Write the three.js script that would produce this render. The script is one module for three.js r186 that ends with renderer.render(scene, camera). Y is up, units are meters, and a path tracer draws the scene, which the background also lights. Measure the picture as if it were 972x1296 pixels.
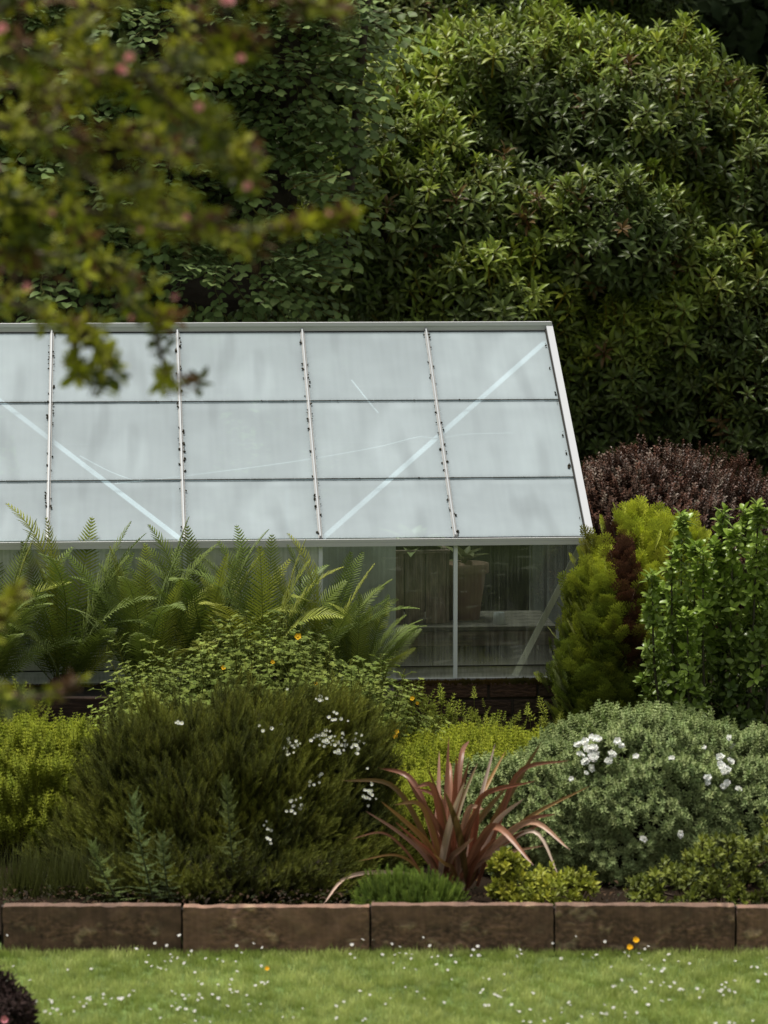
import * as THREE from 'three';
import { mergeGeometries } from 'three/addons/utils/BufferGeometryUtils.js';
import { ImprovedNoise } from 'three/addons/math/ImprovedNoise.js';
import { RoundedBoxGeometry } from 'three/addons/geometries/RoundedBoxGeometry.js';

// ---------------------------------------------------------------- camera, sky, sun, exposure
const scene = new THREE.Scene();
const F = 3980, PITCH = 0.10097, EYE = 2.6, YAW = 0.08426;
const camera = new THREE.PerspectiveCamera(2 * Math.atan(648 / F) * 180 / Math.PI, 0.75, 0.5, 900);
camera.position.set(0, EYE, 0);
camera.rotation.x = -PITCH;
camera.focus = 14.6;
camera.userData.fStop = 4.2;
{
  const W = 256, H = 128, d = new Float32Array(W * H * 4), N = new ImprovedNoise();
  for (let r = 0; r < H; r++) for (let c = 0; c < W; c++) {
    const el = ((r + 0.5) / H - 0.5) * Math.PI, az = (c + 0.5) / W * 2 * Math.PI, s = Math.sin(el);
    const x = Math.cos(az) * Math.cos(el), z = Math.sin(az) * Math.cos(el);
    let L = s > 0 ? 0.6 * (1 + 3.6 * s) / 4.6 : 0.08;
    if (s > 0) L *= 1 + 0.12 * N.noise(x * 2.2, s * 4, z * 2.2) + 0.06 * N.noise(x * 6, s * 9 + 5, z * 6);
    const i = (r * W + c) * 4;
    d[i] = L * 0.99; d[i + 1] = L; d[i + 2] = L * 0.99; d[i + 3] = 1;
  }
  const t = new THREE.DataTexture(d, W, H, THREE.RGBAFormat, THREE.FloatType);
  t.mapping = THREE.EquirectangularReflectionMapping; t.magFilter = THREE.LinearFilter; t.needsUpdate = true;
  scene.background = t; scene.environment = t;
}
const sun = new THREE.DirectionalLight(new THREE.Color(1, 0.95, 0.86), 4.0);
sun.position.set(-4, 16, -14.5); sun.target.position.set(0, 0, -12);
sun.castShadow = true; sun.shadow.radius = 26;
Object.assign(sun.shadow.camera, { left: -9, right: 9, top: 9, bottom: -9, near: 1, far: 60 });
scene.add(sun, sun.target);
const renderer = new THREE.WebGLRenderer({ antialias: true });
renderer.toneMapping = THREE.LinearToneMapping;
renderer.toneMappingExposure = 1.34;
renderer.shadowMap.enabled = true;

// ---------------------------------------------------------------- helpers
const V = (x, y, z) => new THREE.Vector3(x, y, z), UP = V(0, 1, 0), N3 = new ImprovedNoise();
let seed = 7;
const rnd = () => { seed = (seed + 0x6D2B79F5) | 0; let t = Math.imul(seed ^ (seed >>> 15), 1 | seed); t = (t + Math.imul(t ^ (t >>> 7), 61 | t)) ^ t; return ((t ^ (t >>> 14)) >>> 0) / 4294967296; };
const R = (a, b) => a + (b - a) * rnd(), G = () => (rnd() + rnd() + rnd() - 1.5) / 1.5, pick = (a) => a[Math.floor(rnd() * a.length)];
const lerp = THREE.MathUtils.lerp, clamp = THREE.MathUtils.clamp, smooth = THREE.MathUtils.smoothstep;
// the place that the photograph's pixel (px, py) shows when it lies d metres in front of the camera
function P(px, py, d) {
  const u = (px - 486) / F, v = -(py - 648) / F, c = Math.cos(PITCH), s = Math.sin(PITCH), k = d / (v * s + c);
  return V(u * k, EYE + (v * c - s) * k, -d);
}
const pixel = (p) => { const c = Math.cos(PITCH), s = Math.sin(PITCH), y = p.y - EYE, dz = -p.z * c - y * s; return [486 + F * p.x / dz, 648 - F * (y * c - p.z * s) / dz]; };
const names = {};
const numbered = (n) => { const k = names[n] = (names[n] ?? -1) + 1; return k ? n + '_' + String(k).padStart(3, '0') : n; };
function tag(o, label, category, group) { o.userData.label = label; o.userData.category = category; if (group) o.userData.group = group; return o; }
function thing(name, label, category, pos, turn = 0, group) {
  const o = new THREE.Group(); o.name = numbered(name); o.position.copy(pos); o.rotation.y = turn; scene.add(o);
  return tag(o, label, category, group);
}
function mesh(name, geo, material, parent = scene, kind) {
  const o = new THREE.Mesh(geo, material); o.name = parent === scene ? numbered(name) : name; o.castShadow = o.receiveShadow = true;
  if (kind) o.userData.kind = kind;
  parent.add(o); return o;
}
const std = (o) => new THREE.MeshPhysicalMaterial({ roughness: 0.8, ...o, color: new THREE.Color().setRGB(...(o.color ?? [1, 1, 1])) });
const box = (x0, x1, y0, y1, z0, z1) => new THREE.BoxGeometry(x1 - x0, y1 - y0, z1 - z0).translate((x0 + x1) / 2, (y0 + y1) / 2, (z0 + z1) / 2);
// a square bar from a to b: w across, h in the direction nearest to n
function bar(a, b, w, h, n = UP) {
  const y = b.clone().sub(a), L = y.length(); y.normalize();
  const x = n.clone().cross(y).normalize(), z = x.clone().cross(y);
  return new THREE.BoxGeometry(w, L, h).applyMatrix4(new THREE.Matrix4().makeBasis(x, y, z).setPosition(a.clone().add(b).multiplyScalar(0.5)));
}
function tube(pts, r0, r1, sides = 6, segs) {
  const c = new THREE.CatmullRomCurve3(pts), n = segs ?? pts.length * 4, fr = c.computeFrenetFrames(n), pos = [], idx = [];
  for (let i = 0; i <= n; i++) {
    const p = c.getPointAt(i / n), r = lerp(r0, r1, i / n);
    for (let k = 0; k < sides; k++) { const a = k / sides * 2 * Math.PI, q = p.clone().addScaledVector(fr.normals[i], Math.cos(a) * r).addScaledVector(fr.binormals[i], Math.sin(a) * r); pos.push(q.x, q.y, q.z); }
    if (i) for (let k = 0; k < sides; k++) { const a = (i - 1) * sides + k, b = (i - 1) * sides + (k + 1) % sides; idx.push(a, b, a + sides, b, b + sides, a + sides); }
  }
  return finish(pos, null, idx);
}
function finish(pos, col, idx, uv) {
  const g = new THREE.BufferGeometry();
  g.setAttribute('position', new THREE.BufferAttribute(new Float32Array(pos), 3));
  if (col) g.setAttribute('color', new THREE.BufferAttribute(new Float32Array(col), 3));
  if (uv) g.setAttribute('uv', new THREE.BufferAttribute(new Float32Array(uv), 2));
  g.setIndex(idx); g.computeVertexNormals(); return g;
}
// a frame whose y runs along dir and whose z (the upper side of a leaf) is as near to n as it can be
const frame = (p, dir, n = UP, s = 1, roll = 0) => {
  const y = dir.clone().normalize(); let x = y.clone().cross(n);
  if (x.lengthSq() < 1e-6) x = y.clone().cross(V(0.3, 0.1, 1)); x.normalize();
  const z = x.clone().cross(y);
  const m = new THREE.Matrix4().makeBasis(x.multiplyScalar(s), y.multiplyScalar(s), z.multiplyScalar(s)).setPosition(p);
  return roll ? m.multiply(new THREE.Matrix4().makeRotationY(roll)) : m;
};
const lance = (t) => Math.pow(Math.sin(Math.PI * Math.pow(t, 0.8)), 0.85), oval = (t) => Math.sqrt(Math.max(0, Math.sin(Math.PI * Math.pow(t, 0.85)))), blade = (t) => Math.min(1, 0.55 + t * 2) * Math.pow(1 - t, 0.6);
// one leaf, along +y, its upper side towards +z
function leaf(L, W, { c = [1, 1, 1], c2 = c, n = 4, fold = 0.3, curl = 0.5, prof = lance, stalk = 0 } = {}) {
  const pos = [], col = [], idx = []; let y = stalk * L, z = 0, a = -curl * 0.25;
  for (let i = 0; i <= n; i++) {
    const t = i / n, w = W / 2 * prof(t), k = [0, 1, 2].map((j) => lerp(c[j], c2[j], t));
    pos.push(-w, y, z + fold * w, 0, y, z, w, y, z + fold * w); col.push(...k, ...k.map((x) => x * 1.12), ...k);
    if (i) { const b = i * 3 - 3; idx.push(b, b + 1, b + 3, b + 1, b + 4, b + 3, b + 1, b + 2, b + 4, b + 2, b + 5, b + 4); }
    y += Math.cos(a) * L * (1 - stalk) / n; z -= Math.sin(a) * L * (1 - stalk) / n; a += curl / n;
  }
  return finish(pos, col, idx);
}
// a leaf of two triangles for sprigs of tiny leaves
function scale(L, W, c = [1, 1, 1], fold = 0.3) {
  return finish([0, 0, 0, -W / 2, L * 0.5, fold * W / 2, 0, L, -fold * W * 0.3, W / 2, L * 0.5, fold * W / 2], [...c, ...c, ...c, ...c], [0, 3, 1, 1, 3, 2]);
}
const paint = (g, c) => { const n = g.attributes.position.count, a = new Float32Array(n * 3); for (let i = 0; i < n; i++) a.set(c, i * 3); g.setAttribute('color', new THREE.BufferAttribute(a, 3)); g.deleteAttribute('uv'); return g; };
// a sprig: leaves (geometry number, frame) and bits of stem, joined for copying and kept apart for leaves that are built singly
function sprig(leafGeos, spots, stems = []) {
  const gs = spots.map(({ g, m }) => leafGeos[g].clone().applyMatrix4(m));
  return { leafGeos, spots, geo: mergeGeometries([...gs, ...stems]) };
}
const stemGeo = (a, b, r, c) => { const g = bar(a, b, r * 2, r * 2, V(0.1, 0.3, 1)).toNonIndexed(); g.deleteAttribute('uv'); const i = []; for (let k = 0; k < g.attributes.position.count; k++) i.push(k); g.setIndex(i); return paint(g, c); };
// all foliage of a plant: places = [{m, tint}] in the plant's own axes; the ones that show largest get leaves of their own
function foliage(plant, spr, places, material, singles = 0, partName = 'leaf') {
  plant.updateMatrixWorld();
  const o = plant.matrixWorld.elements, seen = (q) => { const e = q.m.elements, p = V(e[12], e[13], e[14]).applyMatrix4(plant.matrixWorld), [x, y] = pixel(p); return x > 5 && x < 967 && y > 5 && y < 1290; };
  let rest = places;
  if (singles) {
    const order = places.filter((q) => q.front !== false && seen(q)).sort((a, b) => b.m.elements[14] - a.m.elements[14]), take = new Set(order.slice(0, Math.floor(singles / spr.spots.length)));
    rest = places.filter((q) => !take.has(q));
    const mats = {};
    for (const q of take) {
      const key = q.tint.map((x) => Math.round(x * 5)).join();
      const mt = mats[key] ??= Object.assign(material.clone(), { color: new THREE.Color().setRGB(...q.tint) });
      for (const s of spr.spots) { const l = mesh(partName, spr.leafGeos[s.g], mt, plant); q.m.clone().multiply(s.m).decompose(l.position, l.quaternion, l.scale); }
    }
  }
  const im = new THREE.InstancedMesh(spr.geo, material, rest.length), col = new THREE.Color();
  rest.forEach((q, i) => { im.setMatrixAt(i, q.m); im.setColorAt(i, col.setRGB(...q.tint)); });
  im.name = 'foliage'; im.userData.kind = 'stuff'; im.castShadow = im.receiveShadow = true; plant.add(im);
  return im;
}
// places on the outside of lumps (ellipsoids {c, r}) in world axes, thinner on the far side
function onLumps(lumps, n, { layers = [1, 0.9, 0.78], rough = 0.12, freq = 2.2, floor = 0.02, up = -0.75, far = 0.3, overlap = 0.86 } = {}) {
  const area = lumps.map(({ r }) => r.x * r.y + r.x * r.z + r.y * r.z), sum = area.reduce((a, b) => a + b), out = [];
  for (let tries = 0; out.length < n && tries < n * 30; tries++) {
    let k = 0, x = rnd() * sum; while ((x -= area[k]) > 0 && k < lumps.length - 1) k++;
    const { c, r } = lumps[k], d = V(G(), G(), G()); if (d.lengthSq() < 1e-4) continue; d.normalize();
    if (d.y < up || (d.z < -0.25 && rnd() > far)) continue;
    const lay = pick(layers), w = 1 + rough * N3.noise(d.x * freq + k * 7.1, d.y * freq, d.z * freq) * 1.6 + rough * 0.5 * N3.noise(d.x * freq * 3, d.y * freq * 3 + k, d.z * freq * 3);
    const p = V(d.x * r.x, d.y * r.y, d.z * r.z).multiplyScalar(lay * w).add(c);
    if (p.y < floor) continue;
    if (lumps.some((l, j) => j !== k && V((p.x - l.c.x) / l.r.x, (p.y - l.c.y) / l.r.y, (p.z - l.c.z) / l.r.z).length() < overlap)) continue;
    out.push({ p, n: V(d.x / r.x, d.y / r.y, d.z / r.z).normalize(), lay, front: lay === layers[0] && d.z > 0.1, k });
  }
  return out;
}
const lump = (px, py, d, rx, ry, rz) => ({ c: P(px, py, d), r: V(rx, ry, rz) });
const DARK_HULL = std({ color: [0.028, 0.02, 0.012], roughness: 1 });
function darkHull(plant, lumps, k = 0.72) {  // added dark hull inside a crown: stops light leaks, darkens the interior
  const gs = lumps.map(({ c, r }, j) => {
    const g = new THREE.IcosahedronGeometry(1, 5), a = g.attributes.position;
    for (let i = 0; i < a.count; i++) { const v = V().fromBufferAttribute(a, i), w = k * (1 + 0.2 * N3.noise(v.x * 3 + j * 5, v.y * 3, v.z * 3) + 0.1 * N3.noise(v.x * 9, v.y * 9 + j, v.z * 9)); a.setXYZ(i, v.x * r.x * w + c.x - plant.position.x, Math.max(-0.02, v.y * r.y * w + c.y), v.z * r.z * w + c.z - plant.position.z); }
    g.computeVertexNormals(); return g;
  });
  return mesh('inner_dark_hull', mergeGeometries(gs), DARK_HULL, plant);
}
const tinted = (base, spread, hue = 0.08) => { const k = 1 + spread * G(); return [base[0] * k * (1 + hue * G()), base[1] * k, base[2] * k * (1 + hue * G())]; };
const mix = (a, b, t) => a.map((x, i) => lerp(x, b[i], t));
const leafMat = (o = {}) => new THREE.MeshPhysicalMaterial({ vertexColors: true, roughness: 1, specularIntensity: 0.3, transmission: 0.25, thickness: 0, side: THREE.DoubleSide, ...o });
const glossy = (o = {}) => leafMat({ clearcoat: 0.6, clearcoatRoughness: 0.42, ...o });
function canvasTex(w, h, draw, srgb = true) {
  const c = document.createElement('canvas'); c.width = w; c.height = h; draw(c.getContext('2d'), w, h);
  const t = new THREE.CanvasTexture(c); if (srgb) t.colorSpace = THREE.SRGBColorSpace; t.wrapS = t.wrapT = THREE.RepeatWrapping; return t;
}
function dataTex(w, h, f, srgb = true) {
  const d = new Uint8Array(w * h * 4);
  for (let y = 0; y < h; y++) for (let x = 0; x < w; x++) { const c = f(x / w, y / h), i = (y * w + x) * 4; for (let k = 0; k < 3; k++) d[i + k] = clamp(c[k], 0, 1) * 255; d[i + 3] = 255; }
  const t = new THREE.DataTexture(d, w, h); t.magFilter = THREE.LinearFilter; t.wrapS = t.wrapT = THREE.RepeatWrapping; if (srgb) t.colorSpace = THREE.SRGBColorSpace; t.needsUpdate = true; return t;
}
const fbm = (x, y, z = 0) => N3.noise(x, y, z) + 0.5 * N3.noise(x * 2.1, y * 2.1, z + 3) + 0.25 * N3.noise(x * 4.3, y * 4.3, z + 9);

// ---------------------------------------------------------------- setting: lawn, soil
const soilTex = dataTex(256, 256, (x, y) => { const k = 0.1 + 0.05 * fbm(x * 24, y * 24) + 0.05 * rnd(); return [k * 1.1, k * 0.88, k * 0.66]; });
soilTex.repeat.set(200, 200);
{
  const g = new THREE.PlaneGeometry(600, 600, 1, 1).rotateX(-Math.PI / 2);
  const t = dataTex(512, 512, (x, y) => { const k = 1 + 0.25 * fbm(x * 14, y * 14) + 0.2 * (rnd() - 0.5); return [0.34 * k, 0.415 * k, 0.2 * k]; }); t.repeat.set(150, 150);
  mesh('lawn', g, std({ map: t, roughness: 1 }), scene, 'structure').position.y = -0.004;
  // the raised soil of the bed, from the edging back under the hedge
  const s = new THREE.PlaneGeometry(24, 17, 120, 85).rotateX(-Math.PI / 2), a = s.attributes.position;
  for (let i = 0; i < a.count; i++) { const x = a.getX(i), z = a.getZ(i) - 10.78 - 8.5; a.setXYZ(i, x, 0.02 + 0.075 * smooth(-z, 12.4, 10.8) + 0.012 * fbm(x * 3, z * 3), z); }
  s.computeVertexNormals();
  mesh('bed_soil', s, std({ map: soilTex, roughness: 1, specularIntensity: 0.1 }), scene, 'structure');
}

// ---------------------------------------------------------------- stone edging
{
  const d0 = 10.6, t = thing('stone_edging', 'low border of dark brown concrete edging blocks between lawn and flower bed', 'edging', P(486, 1205, d0).setY(0));
  const stoneTex = (v) => { const off = v * 17.3; return dataTex(256, 96, (x, y) => {
    const rough = smooth(fbm(x * 2.5 + off, y * 1.2), -0.1, 0.2), b = [0.39, 0.34, 0.42, 0.37, 0.35, 0.4][v] + 0.09 * fbm(x * 9 + off, y * 4) + 0.09 * fbm(x * 30, y * 16 + off) * (0.4 + rough), li = smooth(fbm(x * 9 + off * 2, y * 4 + 4), 0.1, 0.6) * (0.25 + rough);
    const dr = 0.03 * N3.noise(x * 60 + off, y * 1.2, 2);
    return [b * 1.14 + li * 0.13 + dr, b * 0.88 + li * 0.14 + dr, b * 0.74 + li * 0.11 + dr]; }); };
  const chipped = (w, h, d) => { const g = new THREE.BoxGeometry(w - 0.01, h - 0.01, d - 0.01, 40, 10, 3), a = g.attributes.position; for (let k = 0; k < a.count; k++) { const p = V().fromBufferAttribute(a, k), n = V(Math.abs(p.x) > w / 2 - 0.006 ? Math.sign(p.x) : 0, Math.abs(p.y) > h / 2 - 0.006 ? Math.sign(p.y) : 0, Math.abs(p.z) > d / 2 - 0.006 ? Math.sign(p.z) : 0).normalize(); p.addScaledVector(n, 0.005); a.setXYZ(k, p.x, p.y, p.z); } return g; };
  const s = (px) => P(px, 1205, d0).x - t.position.x;
  const cuts = [-235, 3, 230.5, 468.5, 701.5, 931, 1166];
  for (let i = 0; i + 1 < cuts.length; i++) {
    const x0 = s(cuts[i]) + 0.0025, x1 = s(cuts[i + 1]) - 0.0025 - (i === 0 ? 0.022 : 0), h = 0.166 + R(-0.005, 0.004);
    const g = chipped(x1 - x0, h + 0.06, 0.055), a = g.attributes.position, uv = g.attributes.uv;
    for (let k = 0; k < a.count; k++) {
      const X = a.getX(k), Y = a.getY(k), Z = a.getZ(k), n = 0.0025 * fbm(X * 30 + i * 9, Y * 30, Z * 30) + (Y > 0.06 ? -0.004 * smooth(N3.noise(X * 14 + i * 3, Z * 20, 5), 0.1, 0.5) : 0);
      uv.setXY(k, X / (x1 - x0) + 0.5, Y / (h + 0.06) + 0.5); a.setXYZ(k, X + n, Y + n, Z + n);
    }
    g.computeVertexNormals();
    const tex = stoneTex(i), b = mesh('edging_block', g, std({ map: tex, bumpMap: tex, bumpScale: 0.012, roughness: 0.92 }), t);
    b.position.set((x0 + x1) / 2, h / 2 - 0.03, -0.0275 + R(-0.004, 0.004)); b.rotation.z = R(-0.008, 0.008); b.rotation.y = R(-0.006, 0.006);
    if (i) mesh('joint', box(x0 - 0.0075, x0 + 0.0025, -0.02, h - R(0.004, 0.02), -0.05, -0.014), std({ color: [0.02, 0.015, 0.012], roughness: 1 }), t);
  }
}

// ---------------------------------------------------------------- greenhouse
const GH = thing('greenhouse', 'aluminium greenhouse with whitened glass roof on a low dark wall behind ferns', 'greenhouse', V(0.9304, 0, -14.1551), YAW);
const HE = 1.0526, SL = 0.5641, LR = 1.66, HW = LR * Math.cos(SL), HR = HE + LR * Math.sin(SL), PW = 0.61, NB = 8, GL = NB * PW, WT = 0.40;
const alu = std({ color: [0.56, 0.57, 0.58], metalness: 0.12, roughness: 0.5 }), aluDull = std({ color: [0.24, 0.24, 0.235], metalness: 0.2, roughness: 0.6 }), grime = std({ color: [0.02, 0.018, 0.014], roughness: 1 });
{
  // a place on a roof slope: x along the house, l metres up from the eave, h above the glass; back = on the far slope
  const lapDirt = std({ color: [0.07, 0.07, 0.06], roughness: 1 }), barWall = std({ color: [0.72, 0.77, 0.8], roughness: 0.5 }), barTop = std({ color: [0.27, 0.29, 0.31], metalness: 0.2, roughness: 0.5 });
  const roof = (x, l, h = 0, back = false) => { const z = -l * Math.cos(SL) + h * Math.sin(SL), y = HE + l * Math.sin(SL) + h * Math.cos(SL); return V(x, y, back ? -2 * HW - z : z); };
  const RN = V(0, Math.cos(SL), Math.sin(SL));
  // glass: pale film, dirt and (roof) painted reflection bands in a texture, 3 kinds for the roof and 3 for the sides
  const roofGlass = [0, 1, 2, 3, 4].map((v) => {
    const m = dataTex(192, 192, (x, y) => { const e = Math.min(x, 1 - x, y, 1 - y), st = N3.noise(x * 30 + v * 9, y * 2, v), k = [0.875, 0.845, 0.89, 0.86, 0.88][v] + 0.018 * fbm(x * 3 + v * 5, y * 3) - 0.055 * smooth(N3.noise(x * 6 + v * 3, y * 1.1 + v, 3), 0.1, 0.6) + 0.04 * smooth(N3.noise(x * 2.5 + v * 7, y * 0.8 + v, 8), 0.15, 0.45) + 0.008 * st + 0.04 * Math.exp(-((y - 0.93) ** 2) * 400) * smooth(N3.noise(x * 3 + v, 2, 1), -0.3, 0.2) - 0.25 * Math.exp(-e * 60) * rnd(); return [k * 0.92, k * 0.985, k * 1.015]; });
    const tr = dataTex(192, 192, (x, y) => { const st = N3.noise(x * 26 + v * 3, y * 1.5, v + 5), k = [0.6, 0.56, 0.64, 0.58, 0.62][v] + 0.025 * fbm(x * 2.5 + v * 3, y * 2.5 + 9) + 0.015 * st + 0.05 * (y - 0.5); return [k, k, k]; }, false);
    return std({ map: m, transmission: 0.95, transmissionMap: tr, thickness: 0, roughness: 0.12, ior: 1.5, side: THREE.DoubleSide });
  });
  const sideGlass = [0.7, 0.78, 1.18].map((v, j) => {
    const m = dataTex(256, 256, (x, y) => { const st = N3.noise(x * 50 + j * 9, y * 1.2, j) + 0.6 * N3.noise(x * 110, y * 2, j + 2), lo = Math.exp(-y * 7), k = [0.88, 0.88, 0.8][j] + 0.05 * fbm(x * 4 + j * 3, y * 4) + 0.06 * st + 0.1 * lo; return [k * 0.99, k * 1.0, k * 0.96]; });
    const tr = dataTex(256, 256, (x, y) => { const st = N3.noise(x * 46 + j * 5, y * 1.1, j + 8) + 0.7 * N3.noise(x * 120, y * 2.2, 4), sc = smooth(N3.noise(x * 5 + y * 2, y * 30 - x * 3, j), 0.35, 0.6), k = v * (0.86 + 0.1 * fbm(x * 3, y * 3 + j * 7) + 0.1 * st - 0.12 * sc) - 0.4 * Math.exp(-y * 8); return [k, k, k]; }, false);
    return std({ map: m, transmission: 0.97, transmissionMap: tr, thickness: 0, roughness: 0.06, ior: 1.5, side: THREE.DoubleSide });
  });
  const quad = (a, b, c, d) => finish([...a, ...b, ...c, ...d].map(Number), null, [0, 1, 2, 0, 2, 3], [0, 0, 1, 0, 1, 1, 0, 1]);
  const A = (v) => v.toArray();
  const rows = [[LR - 0.015, LR - 0.61], [LR - 0.607, LR - 1.22], [LR - 1.217, 0.0]];
  for (const back of [false, true]) for (let i = 0; i < NB; i++) rows.forEach(([l1, l0], r) => {
    const x1 = -i * PW - 0.008, x0 = x1 - PW + 0.016, j = (r * 3) * 0.0015, g = quad(A(roof(x0, l0, 0.006, back)), A(roof(x1, l0, 0.006, back)), A(roof(x1, l1, 0.001, back)), A(roof(x0, l1, 0.001, back)));
    mesh('roof_pane', g, roofGlass[(i * 2 + r * 3 + (back ? 1 : 0)) % 5], GH);
    if (r < 2) mesh('lap_joint', mergeGeometries([0, 1, 2, 3, 4, 5].map((k) => bar(roof(x0 + (k / 6) * PW, l0 - 0.002, 0.008, back), roof(x0 + ((k + 1) / 6) * PW - 0.002, l0 - 0.002 + R(-0.0006, 0.0006), 0.008, back), 0.0026 + R(-0.0012, 0.0012), 0.003, RN))), lapDirt, GH);
  });
  // front and back sides: a tall pane and a narrow strip below it
  for (const z of [0.002, -2 * HW - 0.002]) for (let i = 0; i < NB; i++) {
    const x1 = -i * PW - 0.008, x0 = x1 - PW + 0.016, k = z < 0 ? 1 : i === 0 ? 2 : i === 1 ? 2 : i % 2;
    mesh('side_pane', quad([x0, WT + 0.07, z], [x1, WT + 0.07, z], [x1, HE - 0.03, z], [x0, HE - 0.03, z]), sideGlass[z < 0 ? 2 : k], GH);
    mesh('lower_pane', quad([x0, WT + 0.012, z - 0.004], [x1, WT + 0.012, z - 0.004], [x1, WT + 0.074, z - 0.004], [x0, WT + 0.074, z - 0.004]), sideGlass[1], GH);
    mesh('lap_joint', box(x0, x1, WT + 0.068, WT + 0.073, z, z + 0.004), grime, GH);
  }
  // gable ends
  for (const x of [-0.004, -GL + 0.004]) {
    for (let k = 0; k < 4; k++) {
      const z0 = -2 * HW * k / 4 - 0.01, z1 = -2 * HW * (k + 1) / 4 + 0.01, h = (z) => HE + (HW - Math.abs(z + HW)) * Math.tan(SL) - 0.03;
      mesh('gable_pane', quad([x, WT + 0.01, z0], [x, WT + 0.01, z1], [x, h(z1), z1], [x, h(z0), z0]), sideGlass[0], GH);
      if (k) mesh('gable_bar', box(x - 0.014, x + 0.004, WT + 0.02, h(z0 + 0.01) - 0.01, z0, z0 + 0.02), aluDull, GH);
    }
  }
  // frame
  mesh('ridge_cap', mergeGeometries([box(-GL - 0.02, 0.014, HR + 0.012, HR + 0.03, -HW - 0.03, -HW + 0.03), box(-GL - 0.02, 0.008, HR - 0.012, HR + 0.0115, -HW - 0.022, -HW + 0.022)]), alu, GH);
  mesh('ridge_bead', box(-GL, 0, HR - 0.0235, HR - 0.0125, -HW + 0.005, -HW + 0.03), grime, GH);
  for (const z of [0, -2 * HW]) {
    const s = z ? -1 : 1;
    mesh('eave_gutter', mergeGeometries([box(-GL - 0.02, 0.012, HE - 0.03, HE - 0.012, z - 0.012 * s, z + 0.034 * s), box(-GL - 0.02, 0.012, HE - 0.0115, HE + 0.002, z + 0.018 * s, z + 0.034 * s)].map((g) => g)), alu, GH);
    mesh('sill_rail', box(-GL, 0, WT + 0.001, WT + 0.014, z - 0.02, z + 0.012), aluDull, GH);
    mesh('corner_post', box(-0.03, 0.003, WT + 0.015, HE - 0.031, z - 0.02, z + 0.02), alu, GH);
    mesh('corner_post', box(-GL - 0.003, -GL + 0.03, WT + 0.015, HE - 0.031, z - 0.02, z + 0.02), alu, GH);
  }
  for (let i = 1; i < NB; i++) {
    const x = -i * PW;
    for (const back of [false, true]) {
      mesh('roof_bar', mergeGeometries([bar(roof(x - 0.001, 0.005, 0.012, back), roof(x - 0.001, LR - 0.02, 0.012, back), 0.007, 0.012, RN)]), barTop, GH);
      mesh('bar_seal', mergeGeometries([bar(roof(x, 0.005, 0.0035, back), roof(x, LR - 0.02, 0.0035, back), 0.018, 0.005, RN), bar(roof(x, 0.005, -0.016, back), roof(x, LR - 0.02, -0.016, back), 0.02, 0.03, RN)]), aluDull, GH);
    }
    for (const z of [0, -2 * HW]) mesh('wall_bar', box(x - 0.0085, x + 0.0085, WT + 0.015, HE - 0.031, z - 0.02, z + 0.014), barWall, GH);
  }
  for (const x of [0.001, -GL - 0.001]) for (const back of [false, true]) {
    mesh('barge_board', bar(roof(x, -0.012, 0.006, back), roof(x, LR - 0.012, 0.006, back), 0.032, 0.04, RN), std({ color: [0.36, 0.375, 0.4], metalness: 0.1, roughness: 0.5 }), GH);
    mesh('barge_seal', bar(roof(x + (x > -1 ? -0.0195 : 0.0195), 0, 0.004, back), roof(x + (x > -1 ? -0.0195 : 0.0195), LR - 0.03, 0.004, back), 0.006, 0.02, RN), grime, GH);
  }
  // diagonal braces below the glass
  const brace = std({ color: [0.72, 0.74, 0.74], roughness: 0.5 });
  for (const [a, b, back] of [[0.03, 2, false], [5, 3, false], [7.95, 6, false], [7.95, 6, true]]) mesh('roof_brace', bar(roof(-a * PW, LR - 0.07, -0.034, back), roof(-b * PW, 0.03, -0.034, back), 0.027, 0.003, RN), brace, GH);
  mesh('wall_brace', bar(V(-0.03, HE - 0.035, -0.03), V(-0.335, WT + 0.015, -0.03), 0.028, 0.003, V(0, 0, 1)), std({ color: [0.9, 0.9, 0.8], roughness: 0.6 }), GH);
  mesh('wall_brace', bar(V(-GL + 0.03, HE - 0.035, -0.03), V(-GL + 0.335, WT + 0.015, -0.03), 0.028, 0.003, V(0, 0, 1)), brace, GH);
  // slack strings under the roof
  const str = std({ color: [0.85, 0.87, 0.85], roughness: 0.8 });
  mesh('roof_string', tube([[-2.14, 0.46], [-1.9, 0.5], [-1.3, 0.62], [-0.9, 0.73], [-0.68, 0.81], [-0.63, 0.79], [-0.5, 0.82], [-0.26, 0.83]].map(([x, l]) => roof(x, l, -0.03)), 0.003, 0.003, 5, 30), str, GH);
  mesh('roof_string', tube([[-2.3, 0.66], [-2.15, 0.53], [-2.05, 0.47]].map(([x, l]) => roof(x, l, -0.02)), 0.003, 0.003, 5, 8), str, GH);
  mesh('roof_string', tube([[-1.0, 1.25], [-0.94, 1.1], [-0.89, 0.98]].map(([x, l]) => roof(x, l, -0.02)), 0.004, 0.004, 5, 8), str, GH);
  // moss along bars and laps
  const bits = [], moss = (p, s) => bits.push(new THREE.IcosahedronGeometry(s, 0).scale(R(0.6, 1.3), R(0.6, 1.3), R(0.5, 0.9)).rotateX(R(0, 6)).rotateZ(R(0, 6)).translate(p.x, p.y, p.z));
  for (let i = 0; i < 6; i++) for (let k = 0; k < 60; k++) { const l = LR * Math.pow(rnd(), 1.1) * 0.97; if (N3.noise(i * 5, l * 6, 2) > -0.1) moss(roof(-i * PW + (rnd() < 0.5 ? -1 : 1) * R(0.009, 0.015) + (i ? 0 : -0.02), l, 0.01), R(0.002, 0.0075)); }
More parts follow.
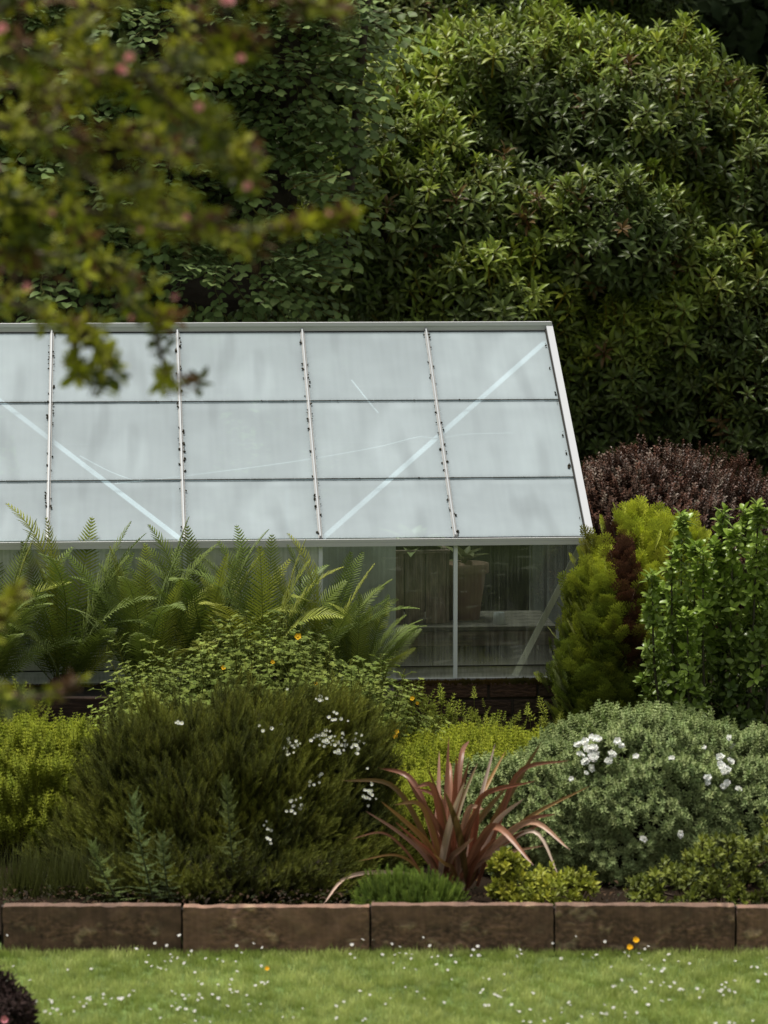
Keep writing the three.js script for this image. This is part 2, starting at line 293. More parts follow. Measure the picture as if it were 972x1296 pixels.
  for (let r = 0; r < 2; r++) for (let k = 0; k < 70; k++) { const x = -rnd() * 3.2; if (N3.noise(x * 4, r * 3, 7) > -0.05) moss(roof(x, [LR - 0.612, LR - 1.222][r], 0.008), R(0.002, 0.0045)); }
  mesh('moss', mergeGeometries(bits), std({ color: [0.035, 0.03, 0.018], roughness: 1 }), GH, 'stuff');
  // low wall of dark bricks on all four sides
  const brickMats = [[0.1, 0.055, 0.035], [0.07, 0.042, 0.028], [0.12, 0.065, 0.04], [0.08, 0.055, 0.034]].map((c) => { const t = dataTex(64, 64, (x, y) => { const k = 0.8 + 0.3 * fbm(x * 6, y * 6, c[0] * 99) + 0.2 * (rnd() - 0.5); return [k, k, k]; }); return std({ color: c, map: t, bumpMap: t, bumpScale: 0.004, roughness: 1 }); });
  const brickGeos = [0, 1, 2].map(() => { const g = new RoundedBoxGeometry(0.215, 0.068, 0.1, 1, 0.006), a = g.attributes.position; for (let i = 0; i < a.count; i++) { const n = 0.004 * N3.noise(a.getX(i) * 20, a.getY(i) * 40 + seed % 97, a.getZ(i) * 20); a.setXYZ(i, a.getX(i) + n, a.getY(i) + n, a.getZ(i) + n * 2); } g.computeVertexNormals(); return g; });
  for (let c = 0; c < 5; c++) for (let x = -3.6 + (c % 2) * 0.11; x < -0.05; x += 0.225) mesh('brick', pick(brickGeos), pick(brickMats), GH).position.set(Math.min(x + 0.1, -0.1), WT - 0.036 - c * 0.079, -0.005 + R(-0.003, 0.003));
  mesh('mortar', mergeGeometries([box(-GL, 0, 0, WT - 0.003, -0.05, 0.03), box(-GL, 0, 0, WT - 0.001, -2 * HW - 0.05, -2 * HW + 0.05), box(-0.1, 0.001, 0, WT - 0.002, -2 * HW + 0.05, -0.05), box(-GL - 0.001, -GL + 0.1, 0, WT - 0.002, -2 * HW + 0.05, -0.05)]), std({ color: [0.05, 0.042, 0.032], roughness: 1 }), GH);
  // cushions of moss on the wall's top
  const tuft = mergeGeometries(Array.from({ length: 9 }, () => scale(R(0.011, 0.022), 0.006, tinted([1, 1, 1], 0.3)).applyMatrix4(frame(V(R(-0.006, 0.006), 0, R(-0.006, 0.006)), V(R(-0.7, 0.7), 1, R(-0.7, 0.7)), V(0, 0, 1)))));
  const pl = []; for (let i = 0; i < 2600; i++) { const x = -rnd() * 3.4, z = 0.044 - rnd() * rnd() * 0.03, k = N3.noise(x * 5, 1, 3); pl.push({ m: frame(V(x, WT - 0.002 - (z > 0.042 ? R(0, 0.012) : 0), z), V(G() * 0.4, 1, 0.4), V(0, 0, 1), R(0.5, 1) + k * 0.5), tint: mix([0.12, 0.075, 0.02], [0.07, 0.08, 0.02], smooth(k, -0.2, 0.5)) }); }
  const im = new THREE.InstancedMesh(tuft, leafMat(), pl.length), col = new THREE.Color(); pl.forEach((q, i) => { im.setMatrixAt(i, q.m); im.setColorAt(i, col.setRGB(...q.tint)); });
  im.name = 'wall_moss'; im.userData.kind = 'stuff'; GH.add(im);
  mesh('floor', box(-GL + 0.101, -0.101, 0.04, 0.06, -2 * HW + 0.051, -0.051), std({ color: [0.12, 0.11, 0.095], roughness: 1 }), GH);
}
const inHouse = (x, y, z) => V(x, y, z).applyAxisAngle(UP, YAW).add(GH.position);

// ---------------------------------------------------------------- things inside the greenhouse
{
  const wood = (c) => { const t = dataTex(128, 128, (x, y) => { const k = 0.72 + 0.2 * N3.noise(x * 40, y * 2, c[0] * 50) + 0.18 * fbm(x * 5, y * 5, c[1] * 30); return [k, k, k]; }); return std({ color: c, map: t, bumpMap: t, bumpScale: 0.002, roughness: 0.9 }); };
  const b = thing('staging_bench', 'weathered grey wooden bench inside the greenhouse behind the clear panes', 'bench', inHouse(-0.75, 0.06, -0.62), YAW);
  const bw = wood([0.3, 0.27, 0.22]);
  for (let k = 0; k < 5; k++) mesh('slat', new RoundedBoxGeometry(1.3, 0.022, 0.1, 1, 0.004), bw, b).position.set(0, 0.53, -0.22 + k * 0.11);
  mesh('front_rail', new RoundedBoxGeometry(1.3, 0.07, 0.025, 1, 0.004), wood([0.36, 0.28, 0.22]), b).position.set(0, 0.483, 0.25);
  for (const x of [-0.6, 0.6]) for (const z of [-0.22, 0.22]) mesh('leg', box(-0.022, 0.022, 0, 0.518, -0.022, 0.022), bw, b).position.set(x, 0, z);
  // a tall box of boards with a plant in it
  const top = 0.601, cr = thing('planter_box', 'tall brown wooden planter box standing on the greenhouse bench', 'planter', inHouse(-0.75, top, -0.6), YAW), cw = [wood([0.6, 0.43, 0.35]), wood([0.52, 0.38, 0.31]), wood([0.65, 0.48, 0.39])];
  for (let k = 0; k < 3; k++) mesh('board', new RoundedBoxGeometry(0.094, 0.34, 0.016, 1, 0.003), cw[k], cr).position.set(-0.098 + k * 0.098, 0.17, 0.13);
  for (const s of [-1, 1]) for (let k = 0; k < 3; k++) mesh('board', new RoundedBoxGeometry(0.016, 0.34, 0.08, 1, 0.003), cw[k], cr).position.set(s * 0.155, 0.17, -0.085 + k * 0.083);
  mesh('soil', box(-0.146, 0.146, 0.28, 0.31, -0.12, 0.12), std({ color: [0.05, 0.035, 0.025], roughness: 1 }), cr);
  mesh('rim', mergeGeometries([box(-0.165, 0.165, 0.33, 0.345, 0.118, 0.142)]), cw[2], cr);
  const leafy = (name, label, pos, n, L, c, spread = 0.8) => {
    const t = thing(name, label, 'plant', pos), g = [0, 1, 2].map((k) => leaf(L * R(0.8, 1.1), L * 0.34, { c: tinted(c, 0.15), c2: tinted(c, 0.1).map((x) => x * 1.15), curl: R(0.5, 1.2), n: 6 })), m = glossy();
    for (let k = 0; k < n; k++) { const a = k * 2.4, e = R(0.3, 1.25); const l = mesh('leaf', g[k % 3], m, t); l.applyMatrix4(frame(V(0, R(0, 0.02), 0), V(Math.cos(a) * Math.cos(e) * spread, Math.sin(e), Math.sin(a) * Math.cos(e) * spread), UP, R(0.8, 1.15))); }
    return t;
  };
  leafy('potted_plant', 'pale green broad-leaved plant in the wooden planter inside the greenhouse', inHouse(-0.75, top + 0.31, -0.6), 22, 0.2, [0.3, 0.36, 0.14], 1.3);
  leafy('potted_plant', 'small leafy plant in a clay pot on the greenhouse bench right of the planter', inHouse(-0.5, top + 0.26, -0.62), 14, 0.14, [0.25, 0.26, 0.11], 1.2);
  const pot = thing('flower_pot', 'tall clay pot on the greenhouse bench beside the wooden planter', 'pot', inHouse(-0.5, top, -0.62));
  mesh('pot_body', new THREE.LatheGeometry([[0, 0], [0.07, 0], [0.1, 0.22], [0.115, 0.222], [0.115, 0.265], [0.1, 0.265], [0.095, 0.235], [0, 0.235]].map(([x, y]) => new THREE.Vector2(x, y)), 28), std({ color: [0.36, 0.23, 0.17], roughness: 0.9 }), pot);
  const wp = thing('seed_tray', 'small white plastic pot on the edge of the greenhouse bench', 'pot', inHouse(-0.36, 0.541 + 0.06, -0.42));
  mesh('tray_body', new THREE.LatheGeometry([[0, 0], [0.035, 0], [0.028, 0.055], [0.025, 0.055], [0.03, 0.004], [0, 0.004]].map(([x, y]) => new THREE.Vector2(x, y)), 6), std({ color: [0.8, 0.82, 0.84], roughness: 0.6 }), wp);
  const bk = thing('board_stack', 'dark green boards leaning inside the back of the greenhouse', 'boards', inHouse(-0.55, 0.06, -2.0), YAW), bm = [wood([0.05, 0.055, 0.042]), wood([0.06, 0.062, 0.05]), wood([0.042, 0.046, 0.036])];
  for (let k = 0; k < 7; k++) mesh('board', new RoundedBoxGeometry(0.152, 0.98 + R(-0.02, 0.02), 0.02, 1, 0.003), bm[k % 3], bk).position.set(-0.48 + k * 0.157, 0.49, R(-0.004, 0.004));
  const ht = thing('fleece_sheet', 'pale fleece sheet hanging inside the left part of the greenhouse', 'sheet', inHouse(-2.06, 0.061, -0.22), YAW), fs = new THREE.PlaneGeometry(2.4, 0.98, 120, 10), fa = fs.attributes.position;
  for (let i = 0; i < fa.count; i++) fa.setZ(i, 0.03 * Math.sin(fa.getX(i) * 14 + Math.sin(fa.getX(i) * 5) * 2) * (0.6 + 0.4 * fa.getY(i)));
  fs.translate(0, 0.49, 0); fs.computeVertexNormals();
  mesh('sheet_cloth', fs, std({ color: [0.66, 0.7, 0.62], transmission: 0.4, roughness: 1, side: THREE.DoubleSide }), ht);
}

// ---------------------------------------------------------------- wood, hedge, tree behind the greenhouse
const rosette = (k, geos, n, lo, hi, org = V(0, 0, 0), dir = UP, s = 1) => { // n leaves round a shoot tip
  const out = [], B = frame(org, dir, V(0.2, 0.1, 1), s), a0 = R(0, 6);
  for (let i = 0; i < n; i++) { const a = a0 + i * 2.39996, e = lerp(hi, lo, i / (n - 1)) + R(-0.12, 0.12), d = V(Math.cos(a) * Math.cos(e), Math.sin(e), Math.sin(a) * Math.cos(e)); out.push({ g: Math.floor(rnd() * geos), m: B.clone().multiply(frame(V(0, -0.02 * (i / n), 0), d, V(0, 1, 0), R(0.8, 1.1))) }); }
  return out;
};
function woody(name, label, category, base, lumps, stems, bark, group) {
  const t = thing(name, label, category, base, 0, group);
  mesh('trunk', mergeGeometries(stems.map(([pts, r0, r1]) => tube(pts.map((p) => p.clone().sub(t.position)), r0, r1, 7))), std({ color: bark, roughness: 1 }), t);
  return t;
}
const local = (t, q, dir, n, s, roll) => frame(q.clone().sub(t.position), dir, n, s, roll);
{ // rhododendrons
  const geos = [0, 1, 2, 3, 4].map((k) => leaf(R(0.095, 0.125), R(0.026, 0.033), { c: mix([0.9, 0.8, 0.7], [1, 1, 1], rnd()), c2: [1.0, 1.05, 0.9].map((x) => x * R(0.85, 1.15)), n: 4, fold: 0.3, curl: R(0.2, 0.9), stalk: 0.12 }));
  const spots = [...rosette(0, 5, 11, -0.45, 1.15)];
  const spr = sprig(geos, spots, [stemGeo(V(0, -0.14, 0), V(0, 0, 0), 0.004, [1.1, 0.7, 0.5])]);
  const build = (name, label, lumps, n, singles, dark, tone) => {
    const base = lumps[0].c.clone().setY(0), t = woody(name, label, 'rhododendron', base, lumps, lumps.slice(0, 6).map(({ c }) => [[base.clone().add(V(R(-0.3, 0.3), 0, R(-0.2, 0.2))), base.clone().lerp(c, 0.5).add(V(R(-0.2, 0.2), 0.2, 0)), c.clone()], 0.05, 0.015]), [0.06, 0.045, 0.035]);
    darkHull(t, lumps, 0.66);
    const places = onLumps(lumps, n, { layers: [1.1, 1.03, 0.97, 0.9, 0.8], rough: 0.24, freq: 3.6, far: 0.15 }).map(({ p, n: nn, lay, front }) => {
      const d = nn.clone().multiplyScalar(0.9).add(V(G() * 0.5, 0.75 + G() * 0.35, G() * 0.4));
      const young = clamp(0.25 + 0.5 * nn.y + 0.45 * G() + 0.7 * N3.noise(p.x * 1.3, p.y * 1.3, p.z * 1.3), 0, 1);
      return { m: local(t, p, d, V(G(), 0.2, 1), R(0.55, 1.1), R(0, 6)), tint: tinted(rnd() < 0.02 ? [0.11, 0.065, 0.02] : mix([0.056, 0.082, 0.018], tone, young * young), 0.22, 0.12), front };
    });
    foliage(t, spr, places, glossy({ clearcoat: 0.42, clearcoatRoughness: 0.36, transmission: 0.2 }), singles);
    return t;
  };
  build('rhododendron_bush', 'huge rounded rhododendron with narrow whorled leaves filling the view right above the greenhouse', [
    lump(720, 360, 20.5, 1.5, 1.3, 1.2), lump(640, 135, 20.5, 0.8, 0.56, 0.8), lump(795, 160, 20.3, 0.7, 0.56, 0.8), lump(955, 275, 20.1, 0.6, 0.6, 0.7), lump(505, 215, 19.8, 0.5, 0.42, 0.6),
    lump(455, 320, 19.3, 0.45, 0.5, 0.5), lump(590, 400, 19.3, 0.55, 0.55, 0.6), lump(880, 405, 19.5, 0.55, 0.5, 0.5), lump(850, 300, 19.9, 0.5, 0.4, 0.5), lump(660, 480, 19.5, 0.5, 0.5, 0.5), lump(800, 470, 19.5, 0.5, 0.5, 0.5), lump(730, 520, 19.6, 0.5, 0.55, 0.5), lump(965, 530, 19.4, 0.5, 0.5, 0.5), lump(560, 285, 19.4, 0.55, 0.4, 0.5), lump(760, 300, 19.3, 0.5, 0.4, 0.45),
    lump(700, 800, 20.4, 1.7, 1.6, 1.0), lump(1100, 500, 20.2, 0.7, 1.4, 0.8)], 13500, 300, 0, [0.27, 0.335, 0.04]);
  build('rhododendron_bush', 'darker rhododendron standing behind the big one at the top centre', [lump(560, 20, 22.2, 0.75, 0.55, 0.6), lump(440, 90, 21.6, 0.6, 0.7, 0.6), lump(730, -30, 22.4, 0.7, 0.45, 0.6), lump(560, 400, 22.5, 1.2, 2.2, 0.6)], 6000, 0, 0.1, [0.13, 0.16, 0.03]);
}
{ // dark evergreen trees of the wood behind
  const g = leaf(0.16, 0.07, { n: 3, curl: 0.8 }), spots = []; for (let i = 0; i < 16; i++) spots.push({ g: 0, m: frame(V(R(-0.14, 0.14), R(-0.1, 0.14), R(-0.14, 0.14)), V(R(-1, 1), R(-0.7, 0.5), R(-1, 1)), UP, R(0.7, 1.2)) });
  const spr = sprig([g], spots, []), mat = leafMat({ transmission: 0.1 });
  const w = [[130, 'tall dark evergreen tree in the wood behind the round-leaved tree', 27], [640, 'tall dark evergreen tree in the wood above the middle of the hedge', 28], [1000, 'dark evergreen tree showing in the top right corner behind the hedge', 26]];
  for (const [px, label, d] of w) {
    const b = P(px, 600, d).setY(0), ls = [[0, 2.2, 1.7, 1.9], [-0.6, 3.6, 1.6, 1.3], [0.7, 3.9, 1.5, 1.4], [0.1, 5.6, 1.8, 1.6], [0, 7.4, 1.4, 1.5], [-1.1, 4.9, 1.1, 0.9], [1.2, 5.2, 1.1, 0.9]].map(([x, y, r, ry]) => ({ c: V(b.x + x, y, b.z), r: V(r, ry, r * 0.9) }));
    const t = woody('evergreen_tree', label, 'tree', b, ls, [[[b.clone(), b.clone().add(V(0.1, 3, 0)), b.clone().add(V(0, 7, 0))], 0.2, 0.05]], [0.05, 0.04, 0.03]);
    darkHull(t, ls, 0.8);
    foliage(t, spr, onLumps(ls, 3200, { layers: [1, 0.92, 0.84], far: 0.1, rough: 0.2 }).map(({ p, n }) => ({ m: local(t, p, n.clone().add(V(G(), G() - 0.2, G())), UP, R(0.8, 1.4), R(0, 6)), tint: tinted([0.022, 0.034, 0.014], 0.3) })), mat);
  }
}
{ // round-leaved tree on the left behind the ridge
  const round = (t) => Math.pow(Math.sin(Math.PI * Math.pow(t, 0.75)), 0.55), geos = [0, 1, 2, 3].map(() => leaf(R(0.052, 0.07), R(0.045, 0.058), { c: [0.85, 0.95, 0.9], c2: [1.02, 1.02, 1], n: 5, fold: R(0.05, 0.3), curl: R(0.1, 0.7), prof: round, stalk: 0.14 }));
  const spots = [], stems = []; let q = V(0, 0, 0);
  for (let i = 0; i < 7; i++) { const n = V(0.01 * G(), 0.3 * (i + 1) / 7, -0.012 * i - 0.02 * (i / 7) ** 2); stems.push(stemGeo(q, n, 0.0022, [0.9, 0.65, 0.45])); q = n; spots.push({ g: i % 4, m: frame(q, V(i % 2 ? 1 : -1, 0.55, -0.25 + 0.2 * G()), V(0.2 * G(), 0.25, 1), R(0.8, 1.1)) }); }
  spots.push({ g: 0, m: frame(q, V(0, 1, -0.3), V(0, 0.2, 1)) });
  const spr = sprig(geos, spots, stems);
  const ls = [lump(345, 105, 18.5, 0.42, 0.5, 0.4), lump(240, 60, 18.4, 0.55, 0.5, 0.5), lump(330, 255, 18.3, 0.34, 0.32, 0.4), lump(270, 355, 18.1, 0.52, 0.3, 0.4), lump(90, 160, 18.6, 0.8, 0.75, 0.6), lump(60, 350, 18.3, 0.75, 0.5, 0.45), lump(200, 230, 18.3, 0.5, 0.5, 0.5), lump(-120, 200, 18.6, 0.8, 1, 0.6), lump(380, 15, 18.8, 0.4, 0.3, 0.3), lump(120, -60, 19, 1.2, 0.6, 0.7), lump(150, 560, 18.9, 1.0, 0.9, 0.5)];
  const b = P(180, 600, 19).setY(0);
  const t = woody('broadleaf_tree', 'small tree with round green leaves on arching twigs behind the left roof ridge', 'tree', b, ls, [...ls.map(({ c }) => [[b.clone().add(V(R(-0.1, 0.1), 0, 0)), b.clone().lerp(c, 0.6).add(V(0, 0.3, 0)), c.clone().add(V(0, 0.1, 0.15))], 0.05, 0.008]), [[P(430, 420, 19), P(452, 130, 18.7), P(459, 60, 18.6), P(472, -60, 18.6)], 0.034, 0.02], [[P(452, 130, 18.7), P(449, 40, 18.6), P(440, -20, 18.6)], 0.012, 0.007]], [0.075, 0.055, 0.045]);
  darkHull(t, ls, 0.62);
  foliage(t, spr, onLumps(ls, 3600, { layers: [1.04, 0.96, 0.86, 0.75], rough: 0.2, far: 0.15 }).map(({ p, n, front }) => {
    const out = n.clone().multiplyScalar(0.7).add(V(G() * 0.7, G() * 0.5 - 0.1, 0.3 + G() * 0.5));
    return { m: local(t, p, out, V(G() * 0.6, 1, 0.45 + G() * 0.4), R(0.8, 1.25)), tint: tinted(mix([0.08, 0.12, 0.034], [0.17, 0.235, 0.065], rnd()), 0.2), front };
  }), glossy({ clearcoat: 0.35, clearcoatRoughness: 0.5, transmission: 0.2 }), 296);
}
{ // purple-leaved shrub right of the greenhouse
  const g = [0, 1, 2].map(() => leaf(R(0.016, 0.022), R(0.009, 0.012), { n: 2, c: tinted([1, 1, 1], 0.3), curl: 0.3, prof: oval })), spots = [], stems = [stemGeo(V(0, -0.03, 0), V(0, 0.07, 0), 0.0014, [0.8, 0.6, 0.5])];
  for (let i = 0; i < 16; i++) { const a = i * 2.4, y = i / 16 * 0.075; spots.push({ g: i % 3, m: frame(V(0, y, 0), V(Math.cos(a), 0.55, Math.sin(a)), UP, R(0.8, 1.2)) }); }
  const ls = [lump(845, 708, 17.8, 0.56, 0.55, 0.5), lump(940, 738, 17.8, 0.42, 0.52, 0.4), lump(770, 738, 17.6, 0.3, 0.56, 0.35), lump(800, 653, 17.7, 0.3, 0.3, 0.3), lump(880, 918, 17.9, 0.75, 0.6, 0.5)], b = P(850, 700, 17.9).setY(0);
  const t = woody('purple_shrub', 'dome of tiny dark purple-red leaves right of the greenhouse roof edge', 'shrub', b, ls, ls.map(({ c }) => [[b.clone(), b.clone().lerp(c, 0.5).add(V(0.03, 0.1, 0)), c.clone()], 0.02, 0.006]), [0.05, 0.035, 0.03]);
  darkHull(t, ls, 0.85);
  foliage(t, sprig(g, spots, stems), onLumps(ls, 7000, { layers: [1.09, 1.02, 1, 0.96, 0.9], rough: 0.17, far: 0.2 }).map(({ p, n }) => ({ m: local(t, p, n.clone().add(V(G() * 0.6, 0.8 + G() * 0.3, G() * 0.5)), V(0, 0, 1), R(0.7, 1.15), R(0, 6)), tint: rnd() < 0.1 ? tinted([0.2, 0.16, 0.12], 0.2) : tinted(mix([0.045, 0.028, 0.017], [0.11, 0.046, 0.026], rnd()), 0.3) })), glossy({ clearcoat: 0.4, clearcoatRoughness: 0.4, transmission: 0.1 }));
}

// ---------------------------------------------------------------- shrubs at the right
{ // golden conifer
  const fs = [0.6, 0.95, 1.35].map((k) => scale(0.019, 0.0066, [k, k, k], 0.2)), gs = []; // a flat fan of scaly twigs, 10 cm long
  const twig = (o, d, L, n) => { for (let i = 0; i < n; i++) { const t = i / n, p = o.clone().addScaledVector(d, L * t), sd = V(d.y, -d.x, 0); for (const s of [-1, 1]) gs.push({ g: Math.min(2, Math.floor(p.y / 0.032)), m: frame(p, d.clone().addScaledVector(sd, s * 0.55).add(V(0, 0, 0.15 * G())), V(0, 0.2, 1), R(0.7, 1.1)) }); } };
  twig(V(0, 0, 0), V(0, 1, 0), 0.09, 7); for (let k = 0; k < 4; k++) for (const s of [-1, 1]) twig(V(0, 0.012 + k * 0.017, 0), V(s * 0.75, 0.8, 0.1 * G()).normalize(), 0.055 - k * 0.009, 4 - (k >> 1));
  const spr = sprig(fs, gs, []);
  const ls = [lump(798, 860, 13.9, 0.27, 0.52, 0.27), lump(822, 765, 14.0, 0.19, 0.27, 0.2), lump(775, 800, 13.8, 0.13, 0.28, 0.2), lump(797, 712, 13.95, 0.06, 0.17, 0.12), lump(850, 750, 14.1, 0.14, 0.26, 0.2), lump(748, 865, 13.8, 0.11, 0.24, 0.18), lump(768, 752, 13.85, 0.05, 0.11, 0.08)], b = P(800, 800, 13.95).setY(0);
  const t = woody('golden_conifer', 'bushy golden-green conifer with a rust-brown dead patch at the right corner of the greenhouse', 'conifer', b, ls, [[[b.clone(), b.clone().add(V(0, 0.6, 0)), b.clone().add(V(0, 1.05, 0))], 0.03, 0.008]], [0.06, 0.04, 0.03]);
  darkHull(t, ls, 0.78);
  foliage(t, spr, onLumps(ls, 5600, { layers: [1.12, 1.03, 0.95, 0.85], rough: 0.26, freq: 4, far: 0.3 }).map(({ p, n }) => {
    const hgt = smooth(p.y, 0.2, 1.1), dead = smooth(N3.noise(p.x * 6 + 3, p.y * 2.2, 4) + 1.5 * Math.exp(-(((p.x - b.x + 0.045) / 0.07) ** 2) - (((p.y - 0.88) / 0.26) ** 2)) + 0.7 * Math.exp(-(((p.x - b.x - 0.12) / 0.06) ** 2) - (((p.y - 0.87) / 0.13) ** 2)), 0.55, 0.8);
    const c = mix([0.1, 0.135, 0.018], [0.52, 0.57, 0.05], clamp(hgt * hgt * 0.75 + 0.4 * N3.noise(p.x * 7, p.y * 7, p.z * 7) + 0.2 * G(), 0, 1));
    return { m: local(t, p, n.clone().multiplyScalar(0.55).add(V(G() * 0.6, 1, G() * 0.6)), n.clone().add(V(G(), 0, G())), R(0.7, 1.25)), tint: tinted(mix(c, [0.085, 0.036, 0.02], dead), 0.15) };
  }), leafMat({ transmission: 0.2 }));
}
{ // glossy leafy shrub: upright stems set with leaves
  const geos = [0, 1, 2, 3].map((k) => leaf(R(0.037, 0.05), R(0.019, 0.025), { c: tinted([0.95, 1, 0.9], 0.1), c2: [1.05, 1.05, 1], n: 4, fold: 0.25, curl: R(0.2, 0.9), prof: oval, stalk: 0.06 }));
  const spr = sprig(geos, [...rosette(0, 4, 6, -0.1, 0.9)], [stemGeo(V(0, -0.03, 0), V(0, 0.006, 0), 0.002, [0.7, 0.7, 0.5])]);
  const b = P(920, 800, 13.1).setY(0), t = thing('glossy_shrub', 'glossy bright green shrub of upright leafy stems at the right edge before the conifer', 'shrub', b);
  const tips = [[862, 652], [880, 690], [838, 748], [825, 730], [905, 690], [928, 668], [945, 650], [960, 640], [985, 660], [895, 760], [915, 740], [1000, 700], [955, 730], [870, 780], [975, 760], [1030, 680], [848, 830], [1050, 760], [930, 800], [890, 700], [962, 690], [915, 650], [850, 700]], st = [], pl = [];
  tips.forEach(([x, y], i) => {
    const d = 12.95 + R(-0.2, 0.3), tip = P(x, y, d), foot = b.clone().add(V((tip.x - b.x) * 0.55 + 0.03 * G(), 0, (tip.z - b.z) * 0.6)), mid = foot.clone().lerp(tip, 0.55).add(V((tip.x - b.x) * 0.12, 0, 0.03 * G()));
    const c = new THREE.CatmullRomCurve3([foot, mid, tip]); st.push(tube([foot, mid, tip].map((p) => p.clone().sub(b)), 0.009, 0.003, 5));
    const L = c.getLength(); for (let k = 0; k < L / 0.0145; k++) { const u = 1 - Math.pow(rnd(), 1.15) * 0.92, p = c.getPointAt(u), a = R(0, 6.28), sp = (0.02 + 0.09 * (1 - u)) * R(0.2, 1.2), o = V(Math.cos(a), 0, Math.sin(a)); p.addScaledVector(o, sp); p.y += R(-0.01, 0.02);
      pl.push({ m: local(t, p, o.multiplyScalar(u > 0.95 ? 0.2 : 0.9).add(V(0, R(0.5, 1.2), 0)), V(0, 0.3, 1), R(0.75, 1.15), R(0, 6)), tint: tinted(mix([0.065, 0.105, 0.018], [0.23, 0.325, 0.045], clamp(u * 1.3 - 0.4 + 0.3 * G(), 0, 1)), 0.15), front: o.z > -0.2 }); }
    pl.push({ m: local(t, tip, V(G() * 0.2, 1, G() * 0.2), V(0, 0, 1), 1.1), tint: tinted([0.24, 0.34, 0.06], 0.1), front: true });
  });
  mesh('stem', mergeGeometries(st), std({ color: [0.06, 0.055, 0.035], roughness: 0.9 }), t);
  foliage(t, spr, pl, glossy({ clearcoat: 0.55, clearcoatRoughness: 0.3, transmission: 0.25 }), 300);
}
const petal = (L, W, c, cup) => leaf(L, W, { c, c2: c, n: 3, fold: 0.2, curl: cup, prof: oval });
function flowerGeo(n, L, W, c, eye, lift = 0.35) { // petals round an eye, facing +y
  const gs = []; for (let i = 0; i < n; i++) { const a = i / n * 6.283 + R(-0.1, 0.1); gs.push(petal(L * R(0.9, 1.1), W, tinted(c, 0.04), -0.3).applyMatrix4(frame(V(0, 0, 0), V(Math.cos(a), lift, Math.sin(a)), UP))); }
  const e = new THREE.IcosahedronGeometry(W * 0.38, 1).scale(1, 0.6, 1).translate(0, W * 0.1, 0); const ix = []; for (let i = 0; i < e.attributes.position.count; i++) ix.push(i); e.setIndex(ix); paint(e, eye); gs.push(e);
  return mergeGeometries(gs);
}
const petalMat = leafMat({ transmission: 0.2 });
